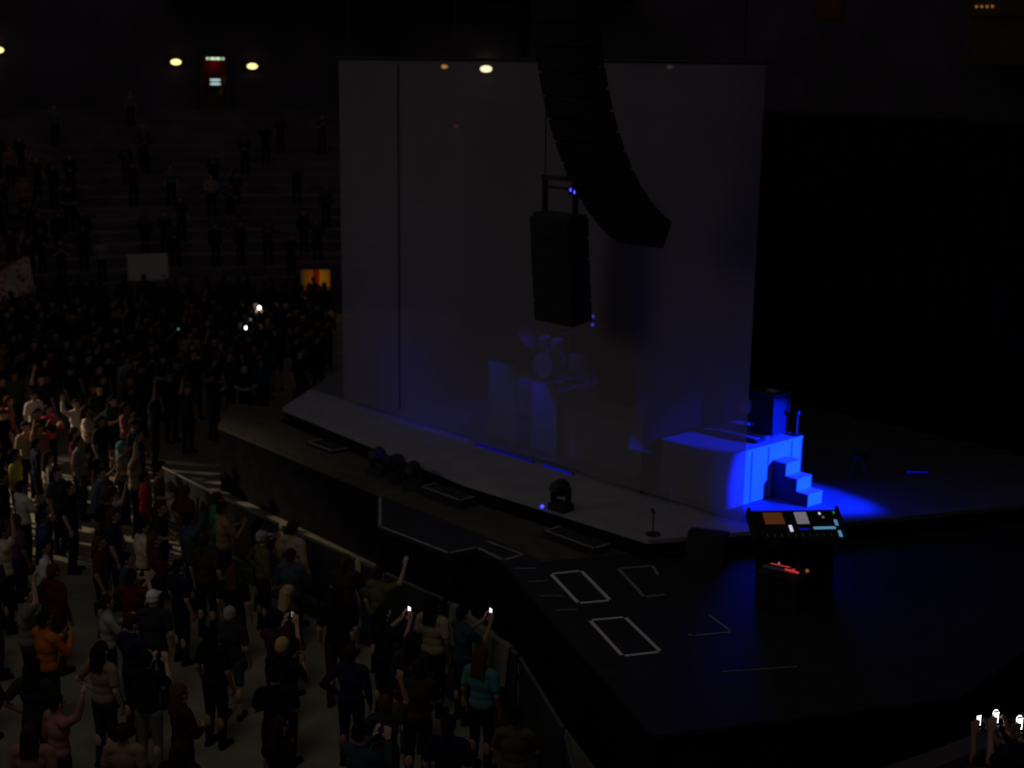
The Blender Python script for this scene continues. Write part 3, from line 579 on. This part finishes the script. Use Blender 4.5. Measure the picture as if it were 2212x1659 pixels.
# ---------------------------------------------------------------- people
HID = bpy.data.collections.new('tmp_build')
SC.collection.children.link(HID)
def remesh(mb, name, voxel, smooth=3):
    me = mb.mesh(name); o = bpy.data.objects.new(name, me); HID.objects.link(o)
    r = o.modifiers.new('r', 'REMESH'); r.mode = 'VOXEL'; r.voxel_size = voxel; r.use_smooth_shade = True
    s = o.modifiers.new('s', 'SMOOTH'); s.iterations = smooth; s.factor = 0.5
    bpy.context.view_layer.update()
    dg = bpy.context.evaluated_depsgraph_get()
    res = bpy.data.meshes.new_from_object(o.evaluated_get(dg)); res.name = name
    bpy.data.objects.remove(o); bpy.data.meshes.remove(me)
    return res
V = Vector
def hand(b, wrist, dirn, side, palm):
    """palm, four unequal bent fingers and a thumb; dirn along the hand, side towards the thumb, palm the palm normal"""
    d = V(dirn).normalized(); s = V(side).normalized(); p = V(palm).normalized(); w_ = V(wrist)
    for k in (-1, 0, 1): b.cap(w_ + d * 0.015 + s * 0.018 * k, w_ + d * 0.085 + s * 0.026 * k, 0.017, 0.015, 8)
    for k, ln in ((0, 0.070), (1, 0.080), (2, 0.074), (3, 0.056)):
        r0 = w_ + d * 0.085 + s * (0.036 - 0.024 * k); m1 = r0 + (d + p * 0.25 + s * (0.10 - 0.07 * k)).normalized() * ln * 0.55; m2 = m1 + (d + p * 0.8).normalized() * ln * 0.5
        b.cap(r0, m1, 0.0095, 0.009, 8); b.cap(m1, m2, 0.009, 0.008, 8)
    t0 = w_ + d * 0.03 + s * 0.03; t1 = t0 + (s + d * 0.7 + p * 0.3).normalized() * 0.035; b.cap(t0, t1, 0.012, 0.011, 8); b.cap(t1, t1 + (d + s * 0.3 + p * 0.4).normalized() * 0.032, 0.011, 0.009, 8)
# arm poses: (elbow, wrist, hand direction, thumb side, palm normal) for the right (+x) arm; mirrored for the other
ARM = {
 'down': ((0.245, -0.03, 1.13), (0.25, 0.06, 0.89), (0.0, 0.15, -1), (0.1, 1, 0.1), (-1, 0, 0)),
 'up': ((0.27, 0.10, 1.60), (0.20, 0.10, 1.86), (-0.1, 0.1, 1), (-1, 0.1, 0), (0, 1, 0)),
 'wave': ((0.36, 0.06, 1.52), (0.40, 0.12, 1.77), (0.05, 0.1, 1), (-1, 0.1, 0), (0, 1, 0)),
 'phone': ((0.22, 0.20, 1.22), (0.10, 0.38, 1.42), (-0.25, 0.2, 1), (-0.8, -0.6, 0), (-0.6, 0.8, 0)),
 'clasp': ((0.26, 0.05, 1.15), (0.07, 0.25, 1.10), (-1, 0.25, 0.2), (0, 0.1, 1), (0, -1, 0)),
 'clap': ((0.25, 0.14, 1.16), (0.08, 0.33, 1.27), (-0.3, 0.5, 0.8), (0, -0.8, 0.5), (-1, 0, 0)),
 'hip': ((0.37, -0.07, 1.17), (0.205, 0.03, 1.02), (-0.8, 0.5, -0.3), (0.2, 0.3, 1), (-0.5, -0.9, 0)),
}
mir = lambda q: (-q[0], q[1], q[2])
def head_parts(b):
    b.cap((0, 0.0, 1.40), (0, 0.012, 1.53), 0.062, 0.056, 14)
    b.ball((0, 0.005, 1.632), (0.077, 0.094, 0.093), 18); b.ball((0, 0.032, 1.575), (0.060, 0.068, 0.066), 16)
    b.cap((0, 0.098, 1.625), (0, 0.118, 1.592), 0.012, 0.016, 8)
    b.ball((0, 0.097, 1.556), (0.026, 0.010, 0.010), 10); b.ball((0, 0.088, 1.525), (0.022, 0.016, 0.016), 10)
    for x in (-1, 1):
        b.ball((x * 0.078, 0.0, 1.605), (0.012, 0.022, 0.032), 10); b.ball((x * 0.030, 0.088, 1.622), (0.016, 0.012, 0.010), 10)
        b.cap((x * 0.014, 0.096, 1.645), (x * 0.05, 0.084, 1.647), 0.010, 0.009, 8)
def body_mesh(al, ar):
    b = MB(); head_parts(b)
    b.ball((0, 0, 0.965), (0.160, 0.112, 0.125)); b.ball((0, 0.0, 1.10), (0.138, 0.098, 0.14)); b.ball((0, 0.0, 1.27), (0.165, 0.112, 0.175))
    b.cap((-0.155, -0.01, 1.405), (0.155, -0.01, 1.405), 0.062); b.cap((0, -0.005, 1.40), (0, 0, 1.47), 0.085, 0.06)
    for sgn, ap_ in ((1, ar), (-1, al)):
        e_, w_, d_, s_, p_ = ARM[ap_]
        if sgn < 0: e_, w_, d_, s_, p_ = map(mir, (e_, w_, d_, s_, p_))
        sh = (sgn * 0.185, -0.01, 1.395); b.cap(sh, e_, 0.053, 0.041, 12); b.cap(e_, w_, 0.041, 0.028, 12); hand(b, w_, d_, s_, p_)
        x = sgn * 0.092
        b.cap((x, 0, 0.90), (x * 1.12, 0.02, 0.50), 0.086, 0.056, 14); b.cap((x * 1.12, 0.02, 0.50), (x * 1.2, -0.02, 0.09), 0.057, 0.036, 14); b.ball((x * 1.15, -0.02, 0.37), (0.054, 0.06, 0.11))
        b.cap((x * 1.2, -0.035, 0.045), (x * 1.35, 0.14, 0.032), 0.042, 0.030, 12)
    return remesh(b, 'person', 0.0105)
def shirt_mesh(al, ar, long_=False):
    b = MB()
    b.ball((0, 0, 0.985), (0.180, 0.132, 0.13)); b.ball((0, 0, 1.10), (0.158, 0.118, 0.16)); b.ball((0, 0, 1.27), (0.182, 0.129, 0.185))
    b.cap((-0.155, -0.01, 1.408), (0.155, -0.01, 1.408), 0.077); b.cap((0, -0.005, 1.39), (0, 0, 1.455), 0.10, 0.078)
    for sgn, ap_ in ((1, ar), (-1, al)):
        e_, w_ = ARM[ap_][0], ARM[ap_][1]
        if sgn < 0: e_, w_ = mir(e_), mir(w_)
        sh = V((sgn * 0.185, -0.01, 1.395)); e_ = V(e_)
        if long_: b.cap(sh, e_, 0.070, 0.056, 12); b.cap(e_, e_.lerp(V(w_), 0.92), 0.056, 0.042, 12)
        else: b.cap(sh, sh.lerp(e_, 0.66), 0.070, 0.066, 12)
    return remesh(b, 'shirt', 0.016)
def trousers_mesh(short=False):
    b = MB(); b.ball((0, 0, 0.955), (0.172, 0.124, 0.115))
    for sgn in (1, -1):
        x = sgn * 0.092; b.cap((x, 0, 0.90), (x * 1.12, 0.02, 0.50 if not short else 0.56), 0.097, 0.070, 14)
        if not short: b.cap((x * 1.12, 0.02, 0.50), (x * 1.2, -0.02, 0.10), 0.070, 0.055, 14)
    return remesh(b, 'trousers', 0.016)
def shoes_mesh():
    b = MB()
    for x in (-0.11, 0.11): b.cap((x, -0.04, 0.05), (x * 1.12, 0.15, 0.042), 0.050, 0.042, 12); b.box((x * 1.06, 0.05, 0.012), (0.085, 0.27, 0.024))
    return remesh(b, 'shoes', 0.014)
def hair_mesh(kind):
    b = MB(); b.ball((0, -0.008, 1.650), (0.089, 0.101, 0.094), 18); b.ball((0, -0.045, 1.605), (0.080, 0.066, 0.085), 16)
    if kind == 'long':
        b.hull([(x, y, z) for x, y, z in ((-0.095, -0.03, 1.66), (0.095, -0.03, 1.66), (-0.105, -0.02, 1.42), (0.105, -0.02, 1.42), (-0.085, -0.105, 1.66), (0.085, -0.105, 1.66), (-0.10, -0.135, 1.36), (0.10, -0.135, 1.36))])
    if kind == 'tail':
        b.cap((0, -0.10, 1.66), (0, -0.15, 1.63), 0.026, 0.034); b.cap((0, -0.15, 1.63), (0, -0.155, 1.43), 0.034, 0.014)
    if kind == 'cap':
        b = MB(); b.ball((0, 0.0, 1.672), (0.093, 0.108, 0.078), 18); b.box((0, 0.13, 1.662), (0.15, 0.11, 0.014))
        b.ball((0, -0.04, 1.62), (0.083, 0.070, 0.06), 14)
    if kind == 'hood':
        b.ball((0, -0.02, 1.63), (0.112, 0.118, 0.13), 16); b.ball((0, -0.07, 1.45), (0.12, 0.075, 0.06), 14)
    r = remesh(b, 'hair', 0.011, 2)
    if kind in ('short', 'long', 'tail', 'hood'):
        bmx = bmesh.new(); bmx.from_mesh(r)
        bmesh.ops.delete(bmx, geom=[v for v in bmx.verts if v.co.y > 0.045 and v.co.z < 1.672], context='VERTS'); bmx.to_mesh(r); bmx.free()
    return r
POSES = {'idle': ('down', 'down'), 'both': ('up', 'up'), 'phone': ('phone', 'phone'), 'clasp': ('clasp', 'clasp'), 'wave': ('down', 'wave'), 'clap': ('clap', 'clap'), 'hip': ('hip', 'down'), 'one': ('down', 'up')}
dummy = mat('plain', (0.1, 0.1, 0.1))
BODY, SHIRT, LSHIRT = {}, {}, {}
for k, (l_, r_) in POSES.items():
    BODY[k] = body_mesh(l_, r_); SHIRT[k] = shirt_mesh(l_, r_); LSHIRT[k] = shirt_mesh(l_, r_, True)
TR = {'long': trousers_mesh(), 'short': trousers_mesh(True)}; SHOE = shoes_mesh(); HAIR = {k: hair_mesh(k) for k in ('short', 'long', 'tail', 'cap', 'hood')}
SC.collection.children.unlink(HID); bpy.data.collections.remove(HID)
for me in list(BODY.values()) + list(SHIRT.values()) + list(LSHIRT.values()) + list(TR.values()) + [SHOE] + list(HAIR.values()):
    me.materials.clear(); me.materials.append(dummy)

SKIN = [mat('skin', c, 0.6, 0.3) for c in ((0.36, 0.20, 0.13), (0.45, 0.27, 0.19), (0.28, 0.15, 0.09), (0.50, 0.32, 0.23))]
CLOTH = {n: mat('cloth_' + n, c, 0.95, 0.05, 0.12, 9) for n, c in {
 'black': (0.012, 0.012, 0.013), 'charcoal': (0.03, 0.03, 0.032), 'grey': (0.17, 0.16, 0.155), 'palegrey': (0.30, 0.29, 0.28), 'white': (0.66, 0.62, 0.55), 'cream': (0.55, 0.46, 0.32),
 'beige': (0.34, 0.27, 0.18), 'tan': (0.26, 0.17, 0.10), 'olive': (0.10, 0.09, 0.04), 'lime': (0.42, 0.45, 0.05), 'green': (0.03, 0.20, 0.12), 'teal': (0.07, 0.22, 0.22), 'darkteal': (0.02, 0.06, 0.07),
 'navy': (0.014, 0.018, 0.045), 'blue': (0.03, 0.04, 0.13), 'greyblue': (0.12, 0.16, 0.18), 'red': (0.36, 0.025, 0.03), 'darkred': (0.09, 0.012, 0.014), 'maroon': (0.05, 0.012, 0.018), 'pink': (0.62, 0.06, 0.14), 'rose': (0.34, 0.15, 0.13),
 'orange': (0.48, 0.12, 0.02), 'purple': (0.12, 0.03, 0.10), 'brown': (0.05, 0.028, 0.018), 'denim': (0.05, 0.065, 0.09)}.items()}
HAIRC = {n: mat('hair_' + n, c, 0.85, 0.08) for n, c in {'black': (0.008, 0.007, 0.006), 'brown': (0.03, 0.016, 0.01), 'chestnut': (0.07, 0.03, 0.015), 'blond': (0.42, 0.27, 0.12), 'grey': (0.3, 0.29, 0.28)}.items()}
def slotted(name, me, m, parent=None):
    o = bpy.data.objects.new(name, me); COL.objects.link(o); o.material_slots[0].link = 'OBJECT'; o.material_slots[0].material = m
    if parent is not None: o.parent = parent
    return o
FOCUS = W(5.0, 0.5, 0)
def person(loc, pose, shirt, trousers, hair, hairc, label, group=None, sc=None, turn=0.0, longs=None, shorts=None, rz=None):
    loc = Vector(loc); d = FOCUS - loc
    rz = (math.atan2(d.y, d.x) - math.pi / 2 + turn) if rz is None else rz
    sc = random.uniform(0.94, 1.05) if sc is None else sc
    b = slotted('person', BODY[pose], random.choice(SKIN)); b.location = loc; b.rotation_euler = (0, 0, rz); b.scale = (sc, sc, sc)
    longs = random.random() < 0.35 if longs is None else longs
    s_ = slotted('shirt', (LSHIRT if longs else SHIRT)[pose], CLOTH[shirt], b)
    slotted('trousers', TR['short' if (random.random() < 0.12 if shorts is None else shorts) else 'long'], CLOTH[trousers], b); slotted('shoes', SHOE, CLOTH['black'], b)
    if hair: slotted('hair' if hair not in ('cap', 'hood') else ('hat' if hair == 'cap' else 'hood'), HAIR[hair], HAIRC[hairc] if hairc in HAIRC else CLOTH[hairc], b)
    tag(b, label, 'person', group); PEOPLE.append((loc.x, loc.y)); return b, rz, sc
def interp(P, x):
    for (a, b), (c, d) in zip(P, P[1:]):
        if a <= x <= c: return b + (d - b) * (x - a) / (c - a)
    return None
PEOPLE = []
ph_body = MB().box((0, 0, 0), (0.074, 0.010, 0.150), bev=0.004).mesh('casing'); ph_body.materials.append(M['speaker'])
ph_scr = MB().box((0, -0.0055, 0), (0.064, 0.002, 0.128)).mesh('screen'); ph_scr.materials.append(dummy)
ph_torch = MB().ball((0, 0.012, 0.045), (0.040, 0.012, 0.045), 10).mesh('torch'); ph_torch.materials.append(dummy)
def phone(loc, rz, label, m, sc=1.0, torch=None):
    e = thing('phone', label, 'phone', loc, rz, 'lit phones held up in the audience')
    a = bpy.data.objects.new('casing', ph_body); COL.objects.link(a); a.parent = e
    slotted('screen', ph_scr, M[m], e)
    if m == 'e_phone_hot' or torch: slotted('torch', ph_torch, M['e_phone_hot' if torch != 'dim' else 'e_phone_dim'], e)
    e.scale = (sc, sc, sc); return e
def phone_person(px, py, zfoot, shirt, hair, hairc, plabel, phlabel, m, sc=1.0, turn=0.0, torch=None):
    q = at(px, py, zfoot + 1.50); d = FOCUS - q; rz = math.atan2(d.y, d.x) - math.pi / 2 + turn
    off = Matrix.Rotation(rz, 3, 'Z') @ Vector((0.0, 0.445, 0)); base = (q.x - off.x, q.y - off.y, zfoot)
    person(base, 'phone', shirt, 'black', hair, hairc, plabel, sc=1.0, rz=rz)
    phone((q.x, q.y, zfoot + 1.535), rz, phlabel, m, sc, torch)

def stand(px, py, pose, shirt, trousers, hair, hairc, label, turn=0.0, z=1.25, **k):
    q = at(px, py, z); s_, o_ = so(q); ob = interp(BP, s_)
    if ob is not None and o_ > ob - 0.8: q = W(s_, ob - 0.8, 0)
    return person((q.x, q.y, 0), pose, shirt, trousers, hair, hairc, label, turn=turn, **k)
# people one can tell apart by their clothes: torso column, row in the photograph
NAMED = [
 (74, 882, 'idle', 'white', 'black', 'short', 'black', 'person in a small bright white top in the upper crowd near the pink one'),
 (105, 912, 'clap', 'pink', 'black', 'long', 'black', 'person in a bright pink top in the upper crowd'),
 (166, 900, 'wave', 'white', 'black', 'short', 'brown', 'person in a white shirt behind the big grey back'),
 (188, 925, 'clasp', 'cream', 'charcoal', 'long', 'brown', 'person in a cream top close behind the white shirt, long brown hair'),
 (20, 892, 'idle', 'rose', 'black', 'long', 'chestnut', 'person in a dusty rose top at the upper edge of the crowd'),
 (57, 955, 'hip', 'beige', 'black', 'short', 'black', 'person in a beige shirt with hand on hip above the lime top'),
 (86, 955, 'one', 'rose', 'charcoal', 'tail', 'brown', 'person in a rose top raising one arm, hair in a tail'),
 (172, 992, 'idle', 'grey', 'charcoal', 'short', 'black', 'broad-backed person in a plain grey shirt'),
 (266, 1000, 'clasp', 'grey', 'black', 'hood', 'teal', 'person in a grey shirt and teal hood'),
 (33, 1022, 'hip', 'lime', 'black', 'long', 'black', 'person in a lime green top with hand on hip'),
 (105, 1020, 'idle', 'cream', 'grey', 'long', 'brown', 'person in a cream shirt and grey trousers, brown hair'),
 (49, 1092, 'clap', 'white', 'black', 'short', 'black', 'person in a bright white shirt clapping'),
 (36, 1165, 'hip', 'purple', 'navy', 'long', 'chestnut', 'person in a purple top, bare arm on the hip'),
 (94, 1172, 'idle', 'blue', 'black', 'short', 'black', 'person in a dark blue shirt beside the purple top'),
 (218, 1068, 'idle', 'greyblue', 'charcoal', 'short', 'black', 'person in a grey-blue shirt by the white-sleeved one'),
 (246, 1096, 'wave', 'palegrey', 'charcoal', 'tail', 'brown', 'person in a pale grey top waving, hair in a tail'),
 (314, 1066, 'idle', 'red', 'black', 'short', 'black', 'person in a red shirt at the crowd edge'),
 (294, 1024, 'one', 'beige', 'black', 'short', 'brown', 'person in a beige shirt raising an arm behind the red shirt'),
 (349, 1050, 'clasp', 'olive', 'charcoal', 'short', 'black', 'person in an olive shirt beside the red shirt, hands joined'),
 (309, 1182, 'idle', 'cream', 'black', 'short', 'black', 'broad person in a cream shirt standing in a gap'),
 (335, 1205, 'clasp', 'darkred', 'black', 'long', 'chestnut', 'person in a dark red top beside the broad cream shirt'),
 (96, 1225, 'idle', 'white', 'charcoal', 'long', 'black', 'person in a white shirt with long black hair, below the dark blue shirt'),
 (8, 1205, 'one', 'cream', 'black', 'short', 'brown', 'person in a cream shirt raising an arm at the frame edge'),
 (333, 1350, 'idle', 'charcoal', 'black', 'cap', 'white', 'person wearing a white cap and charcoal shirt'),
 (498, 1112, 'idle', 'green', 'denim', 'short', 'brown', 'person in a green shirt near the barrier'),
 (567, 1205, 'hip', 'olive', 'black', 'cap', 'palegrey', 'person in an olive jacket and pale grey cap near the barrier'),
 (697, 1180, 'idle', 'beige', 'denim', 'short', 'brown', 'person in a beige shirt and blue jeans near the barrier'),
 (482, 1145, 'clap', 'tan', 'charcoal', 'short', 'black', 'person in a tan shirt clapping beside the green shirt'),
 (900, 1262, 'wave', 'olive', 'black', 'short', 'brown', 'broad person in an olive shirt waving at the barrier'),
 (935, 1365, 'idle', 'beige', 'black', 'long', 'black', 'person in a beige top with long black hair, below the olive waver'),
 (758, 1460, 'hip', 'navy', 'black', 'short', 'brown', 'person in a navy shirt with bare forearm on the hip'),
 (1040, 1475, 'idle', 'teal', 'black', 'long', 'chestnut', 'person in a teal shirt with long chestnut hair'),
 (1112, 1600, 'clasp', 'olive', 'olive', 'short', 'black', 'person all in olive at the bottom, last before the empty floor'),
 (388, 1265, 'idle', 'navy', 'navy', 'short', 'black', 'person all in navy standing above the charcoal plaid'),
 (498, 1372, 'idle', 'charcoal', 'denim', 'short', 'grey', 'grey-haired person in a charcoal shirt'),
 (624, 1325, 'idle', 'brown', 'black', 'long', 'blond', 'blond person in a brown top near the barrier'),
 (612, 1460, 'clap', 'black', 'black', 'short', 'blond', 'short-haired blond person in black clapping'),
 (125, 1570, 'wave', 'rose', 'black', 'short', 'black', 'person in a rose shirt with one arm waving, low in the crowd'),
 (70, 1650, 'idle', 'rose', 'black', 'long', 'brown', 'person in a rose top cut by the bottom of the frame'),
 (268, 1632, 'idle', 'tan', 'brown', 'short', 'brown', 'person in a tan shirt cut by the bottom of the frame'),
 (318, 1482, 'phone', 'black', 'grey', 'short', 'black', 'person in a black shirt and grey trousers, hands raised together'),
 (58, 1350, 'one', 'grey', 'charcoal', 'short', 'black', 'person in a grey shirt raising an arm, low in the crowd'),
 (232, 1345, 'clap', 'palegrey', 'black', 'tail', 'brown', 'person in a pale grey top clapping, hair in a tail'),
 (222, 1465, 'hip', 'tan', 'charcoal', 'long', 'black', 'person in a tan top, bare arm on hip, long black hair'),
 (275, 802, 'idle', 'palegrey', 'black', 'short', 'black', 'person in a pale grey shirt in the far crowd'),
 (412, 755, 'idle', 'beige', 'black', 'short', 'black', 'person in a beige shirt in the far crowd, nearest the stage end'),
 (389, 790, 'clasp', 'tan', 'black', 'short', 'brown', 'person in a tan shirt in the far crowd below the beige one'),
 (256, 695, 'both', 'palegrey', 'charcoal', 'short', 'black', 'person in pale grey with both arms up in the far crowd'),
 (578, 722, 'idle', 'rose', 'black', 'short', 'brown', 'person in a rose shirt near the glowing tunnel gate'),
 (33, 838, 'idle', 'olive', 'black', 'short', 'black', 'person in an olive shirt in the upper crowd'),
 (215, 832, 'idle', 'darkred', 'black', 'short', 'black', 'person in a dark red shirt in the upper crowd'),
 (6, 775, 'hip', 'orange', 'black', 'short', 'black', 'person in an orange shirt at the upper frame edge'),
 (100, 1400, 'clap', 'orange', 'black', 'short', 'black', 'person in an orange shirt, low in the dark crowd'),
 (272, 915, 'clasp', 'rose', 'black', 'long', 'brown', 'person in a rose top above the teal hood'),
]
for x, y, po, sh, tr_, ha, hc, lab in NAMED: stand(x, y, po, sh, tr_, ha, hc, lab, turn=random.uniform(-0.5, 0.5))
PHONES = [
 (560, 671, 'charcoal', 'short', 'black', 'person in charcoal holding the brightest phone of the far crowd', 'brightest phone in the far crowd, near the tunnel gate', 'e_phone_hot', 1.3),
 (531, 714, 'black', 'short', 'black', 'person in black holding a bright phone below the brightest one', 'bright small phone below the brightest phone of the far crowd', 'e_phone', 1.0),
 (541, 695, 'brown', 'cap', 'black', 'person in brown and a black cap with a dim phone between two bright ones', 'dim phone between the two bright phones of the far crowd', 'e_phone_dim', 0.8),
 (385, 716, 'navy', 'short', 'brown', 'person in navy holding a faint phone in the far crowd', 'faint bluish phone in the far crowd', 'e_phone_dim', 0.8),
 (885, 1325, 'black', 'long', 'black', 'person in black with long hair holding a white phone below the olive waver', 'white glowing phone held in the near crowd', 'e_phone', 1.0),
 (1061, 1329, 'darkteal', 'short', 'black', 'person in dark teal holding a phone by the curved barrier', 'greenish white glowing phone held by the curved barrier', 'e_phone', 1.05),
 (632, 1332, 'maroon', 'short', 'black', 'person in maroon holding a tiny faint phone', 'tiny faint phone in the middle of the near crowd', 'e_phone_dim', 0.6),
]
for x, y, sh, ha, hc, l1, l2, m_, s_ in PHONES: phone_person(x, y, 0.0, sh, ha, hc, l1, l2, m_, s_, {1061: -1.0, 885: -0.7}.get(x, 0.0), None if y > 1000 else ('dim' if m_ == 'e_phone_dim' else 'on'))
for x, y, sh, l1, l2, m_ in ((2113, 1563, 'black', 'person in black holding a phone on the near terrace, left of three', 'lit phone on the near terrace, left of three', 'e_phone'), (2151, 1557, 'navy', 'person in navy holding a very bright phone on the near terrace', 'very bright phone on the near terrace, middle of three', 'e_phone_hot'), (2202, 1571, 'charcoal', 'person in charcoal holding a phone on the near terrace at the frame edge', 'bright phone on the near terrace cut by the frame edge', 'e_phone_hot')):
    phone_person(x, y, 1.356 if 'middle' in l2 else (1.712 if 'edge' in l2 else 1.0), sh, 'short', 'black', l1, l2, m_, 0.9)

def pix(p):
    v = Vector(p) - CAM; z = v.dot(_fw); return IW / 2 + FPX * v.dot(CR) / z, IH / 2 - FPX * v.dot(CU) / z
EDGE = [(600, 700), (690, 705), (760, 680), (795, 570), (830, 420), (868, 305), (1000, 300), (1050, 400), (1085, 470)]
def crowd_ok(x, y, far=False):
    s_, o_ = so(Vector((x, y, 0)))
    hx, hy = pix((x, y, 1.62))
    if not (-60 < hx < 1300 and hy < 1740): return False
    if (630 < hx < 775 and hy > 1440) or (455 < hx < 560 and 1420 < hy < 1660): return False
    if (Vector((x, y, 0)) - CC).length > R0 - 0.6: return False
    if s_ >= 0.2:
        ob = interp(BP, s_); return ob is not None and o_ < ob - 0.75 - (0.5 if s_ > 10 else 0)
    e_ = interp(EDGE, hy); return e_ is not None and hx < e_ and (o_ < -2.9 or s_ < min(-3.4, -1.1 - (o_ + 1.26) * 0.756))
n_ = 0; tries = 0; DARK = ['black', 'black', 'charcoal', 'charcoal', 'navy', 'maroon', 'brown', 'darkteal', 'black', 'darkred', 'denim']
while n_ < 182 and tries < 60000:
    tries += 1; x = random.uniform(-18, 1.5); y = random.uniform(14.0, 44)
    if not crowd_ok(x, y): continue
    md = 0.74 if y > 22 else 0.82
    if any((x - a) ** 2 + (y - b) ** 2 < md * md for a, b in PEOPLE): continue
    hx, hy = pix((x, y, 1.62)); s_, o_ = so(Vector((x, y, 0)))
    if s_ > 0.2 and o_ > -7.2: g_, l_ = 'dark figures along the barrier', 'person in dark clothes in the rows just behind the steel barriers'
    elif hy < 800: g_, l_ = 'dark figures in the far crowd', 'person in dark clothes in the far part of the standing crowd'
    elif hy < 1100: g_, l_ = 'dark figures in the middle crowd', 'person in dark clothes among the pale shirts of the middle crowd'
    else: g_, l_ = 'dark figures in the near crowd', 'person in dark clothes in the near part of the standing crowd'
    person((x, y, 0), random.choice(['idle', 'idle', 'idle', 'idle', 'clasp', 'clasp', 'clap', 'hip', 'one', 'phone']), random.choice(DARK), random.choice(['black', 'charcoal', 'navy', 'denim', 'brown']),
           random.choice(['short', 'short', 'long', 'tail', 'cap', 'long']), random.choice(['black', 'black', 'brown', 'chestnut']), l_, g_, turn=random.uniform(-0.6, 0.6))
    n_ += 1
# spectators on the far terraces
def terrace(px, py, pose, shirt, label, group=None, hc='black'):
    best = None
    for i in range(NR):
        p_, _ = on_ring(px, R0 + 0.85 + i, 1.0 + RISE * i); e_ = abs(pix((p_.x, p_.y, p_.z + 1.25))[1] - py)
        if best is None or e_ < best[0]: best = (e_, p_)
    if any((best[1].x - a) ** 2 + (best[1].y - b) ** 2 < 0.4 for a, b in PEOPLE): return
    person(best[1], pose, shirt, 'black', random.choice(['short', 'long']), hc, label, group, turn=random.uniform(-0.3, 0.3))
for x, y, po, sh, l_ in ((205, 532, 'idle', 'palegrey', 'person in pale grey on the terrace above the parapet, upper of two'), (222, 552, 'idle', 'greyblue', 'person in grey-blue on the terrace, lower of two beside the white board'), (18, 338, 'idle', 'rose', 'person in rose high on the dark terraces near the frame edge'),
        (365, 378, 'idle', 'greyblue', 'person in grey-blue alone in the middle of the dark terraces'), (452, 402, 'clasp', 'beige', 'person in beige alone on the dark terraces below the doorway'), (120, 260, 'idle', 'greyblue', 'person in grey-blue high up on the dark terraces'),
        (285, 45 + 160, 'idle', 'grey', 'person in grey at the top of the dark terraces'), (42, 420, 'idle', 'rose', 'person in rose on the terrace above the strip banner')):
    terrace(x, y, po, sh, l_)
k_ = 0
for t_ in range(400):
    if k_ >= 42: break
    n0 = len(PEOPLE); terrace(random.uniform(-20, 725), random.uniform(250, 575), random.choice(['idle', 'clasp', 'clap', 'phone', 'one']), random.choice(DARK), 'person in dark clothes standing on the unlit far terraces', 'dark figures on the far terraces')
    k_ += len(PEOPLE) > n0
# the rest of the far crowd on the floor, too many and too dim to count
def small_figure():
    b = MB()
    for q in (-1, 1): b.cap((q * 0.09, 0, 0.05), (q * 0.09, 0, 0.9), 0.06, 0.08, 6); b.cap((q * 0.22, 0, 1.36), (q * 0.25, 0, 0.95), 0.05, 0.04, 6)
    b.cap((0, 0, 0.95), (0, 0, 1.30), 0.14, 0.16, 8); b.cap((-0.17, 0, 1.36), (0.17, 0, 1.36), 0.07, 0.07, 6); b.ball((0, 0, 1.60), (0.085, 0.1, 0.12), 8)
    return b.mesh('figure')
fm = small_figure(); fv = [v.co.copy() for v in fm.vertices]; ff = [tuple(f.vertices) for f in fm.polygons]; vv, fc = [], []
far_pts = []; tries = 0
while len(far_pts) < 190 and tries < 30000:
    tries += 1; x = random.uniform(-20, -5); y = random.uniform(42.5, 51)
    if crowd_ok(x, y) and (Vector((x, y, 0)) - P0).length > 1.3 and all((x - a) ** 2 + (y - b) ** 2 > 0.36 for a, b in PEOPLE + far_pts):
        far_pts.append((x, y)); h = random.uniform(0.92, 1.05); a = random.uniform(0, 6.28); k = len(vv); R_ = Matrix.Rotation(a, 3, 'Z')
        vv += [R_ @ v * h + Vector((x, y, 0)) for v in fv]; fc += [tuple(q + k for q in f) for f in ff]
cm = bpy.data.meshes.new('crowd'); cm.from_pydata(vv, [], fc); bpy.data.meshes.remove(fm)
for pl in cm.polygons: pl.use_smooth = True
cm.materials.append(CLOTH['charcoal']); cw = bpy.data.objects.new('crowd', cm); COL.objects.link(cw)
tag(cw, 'dim mass of standing people at the far side of the arena floor', 'crowd', kind='stuff')
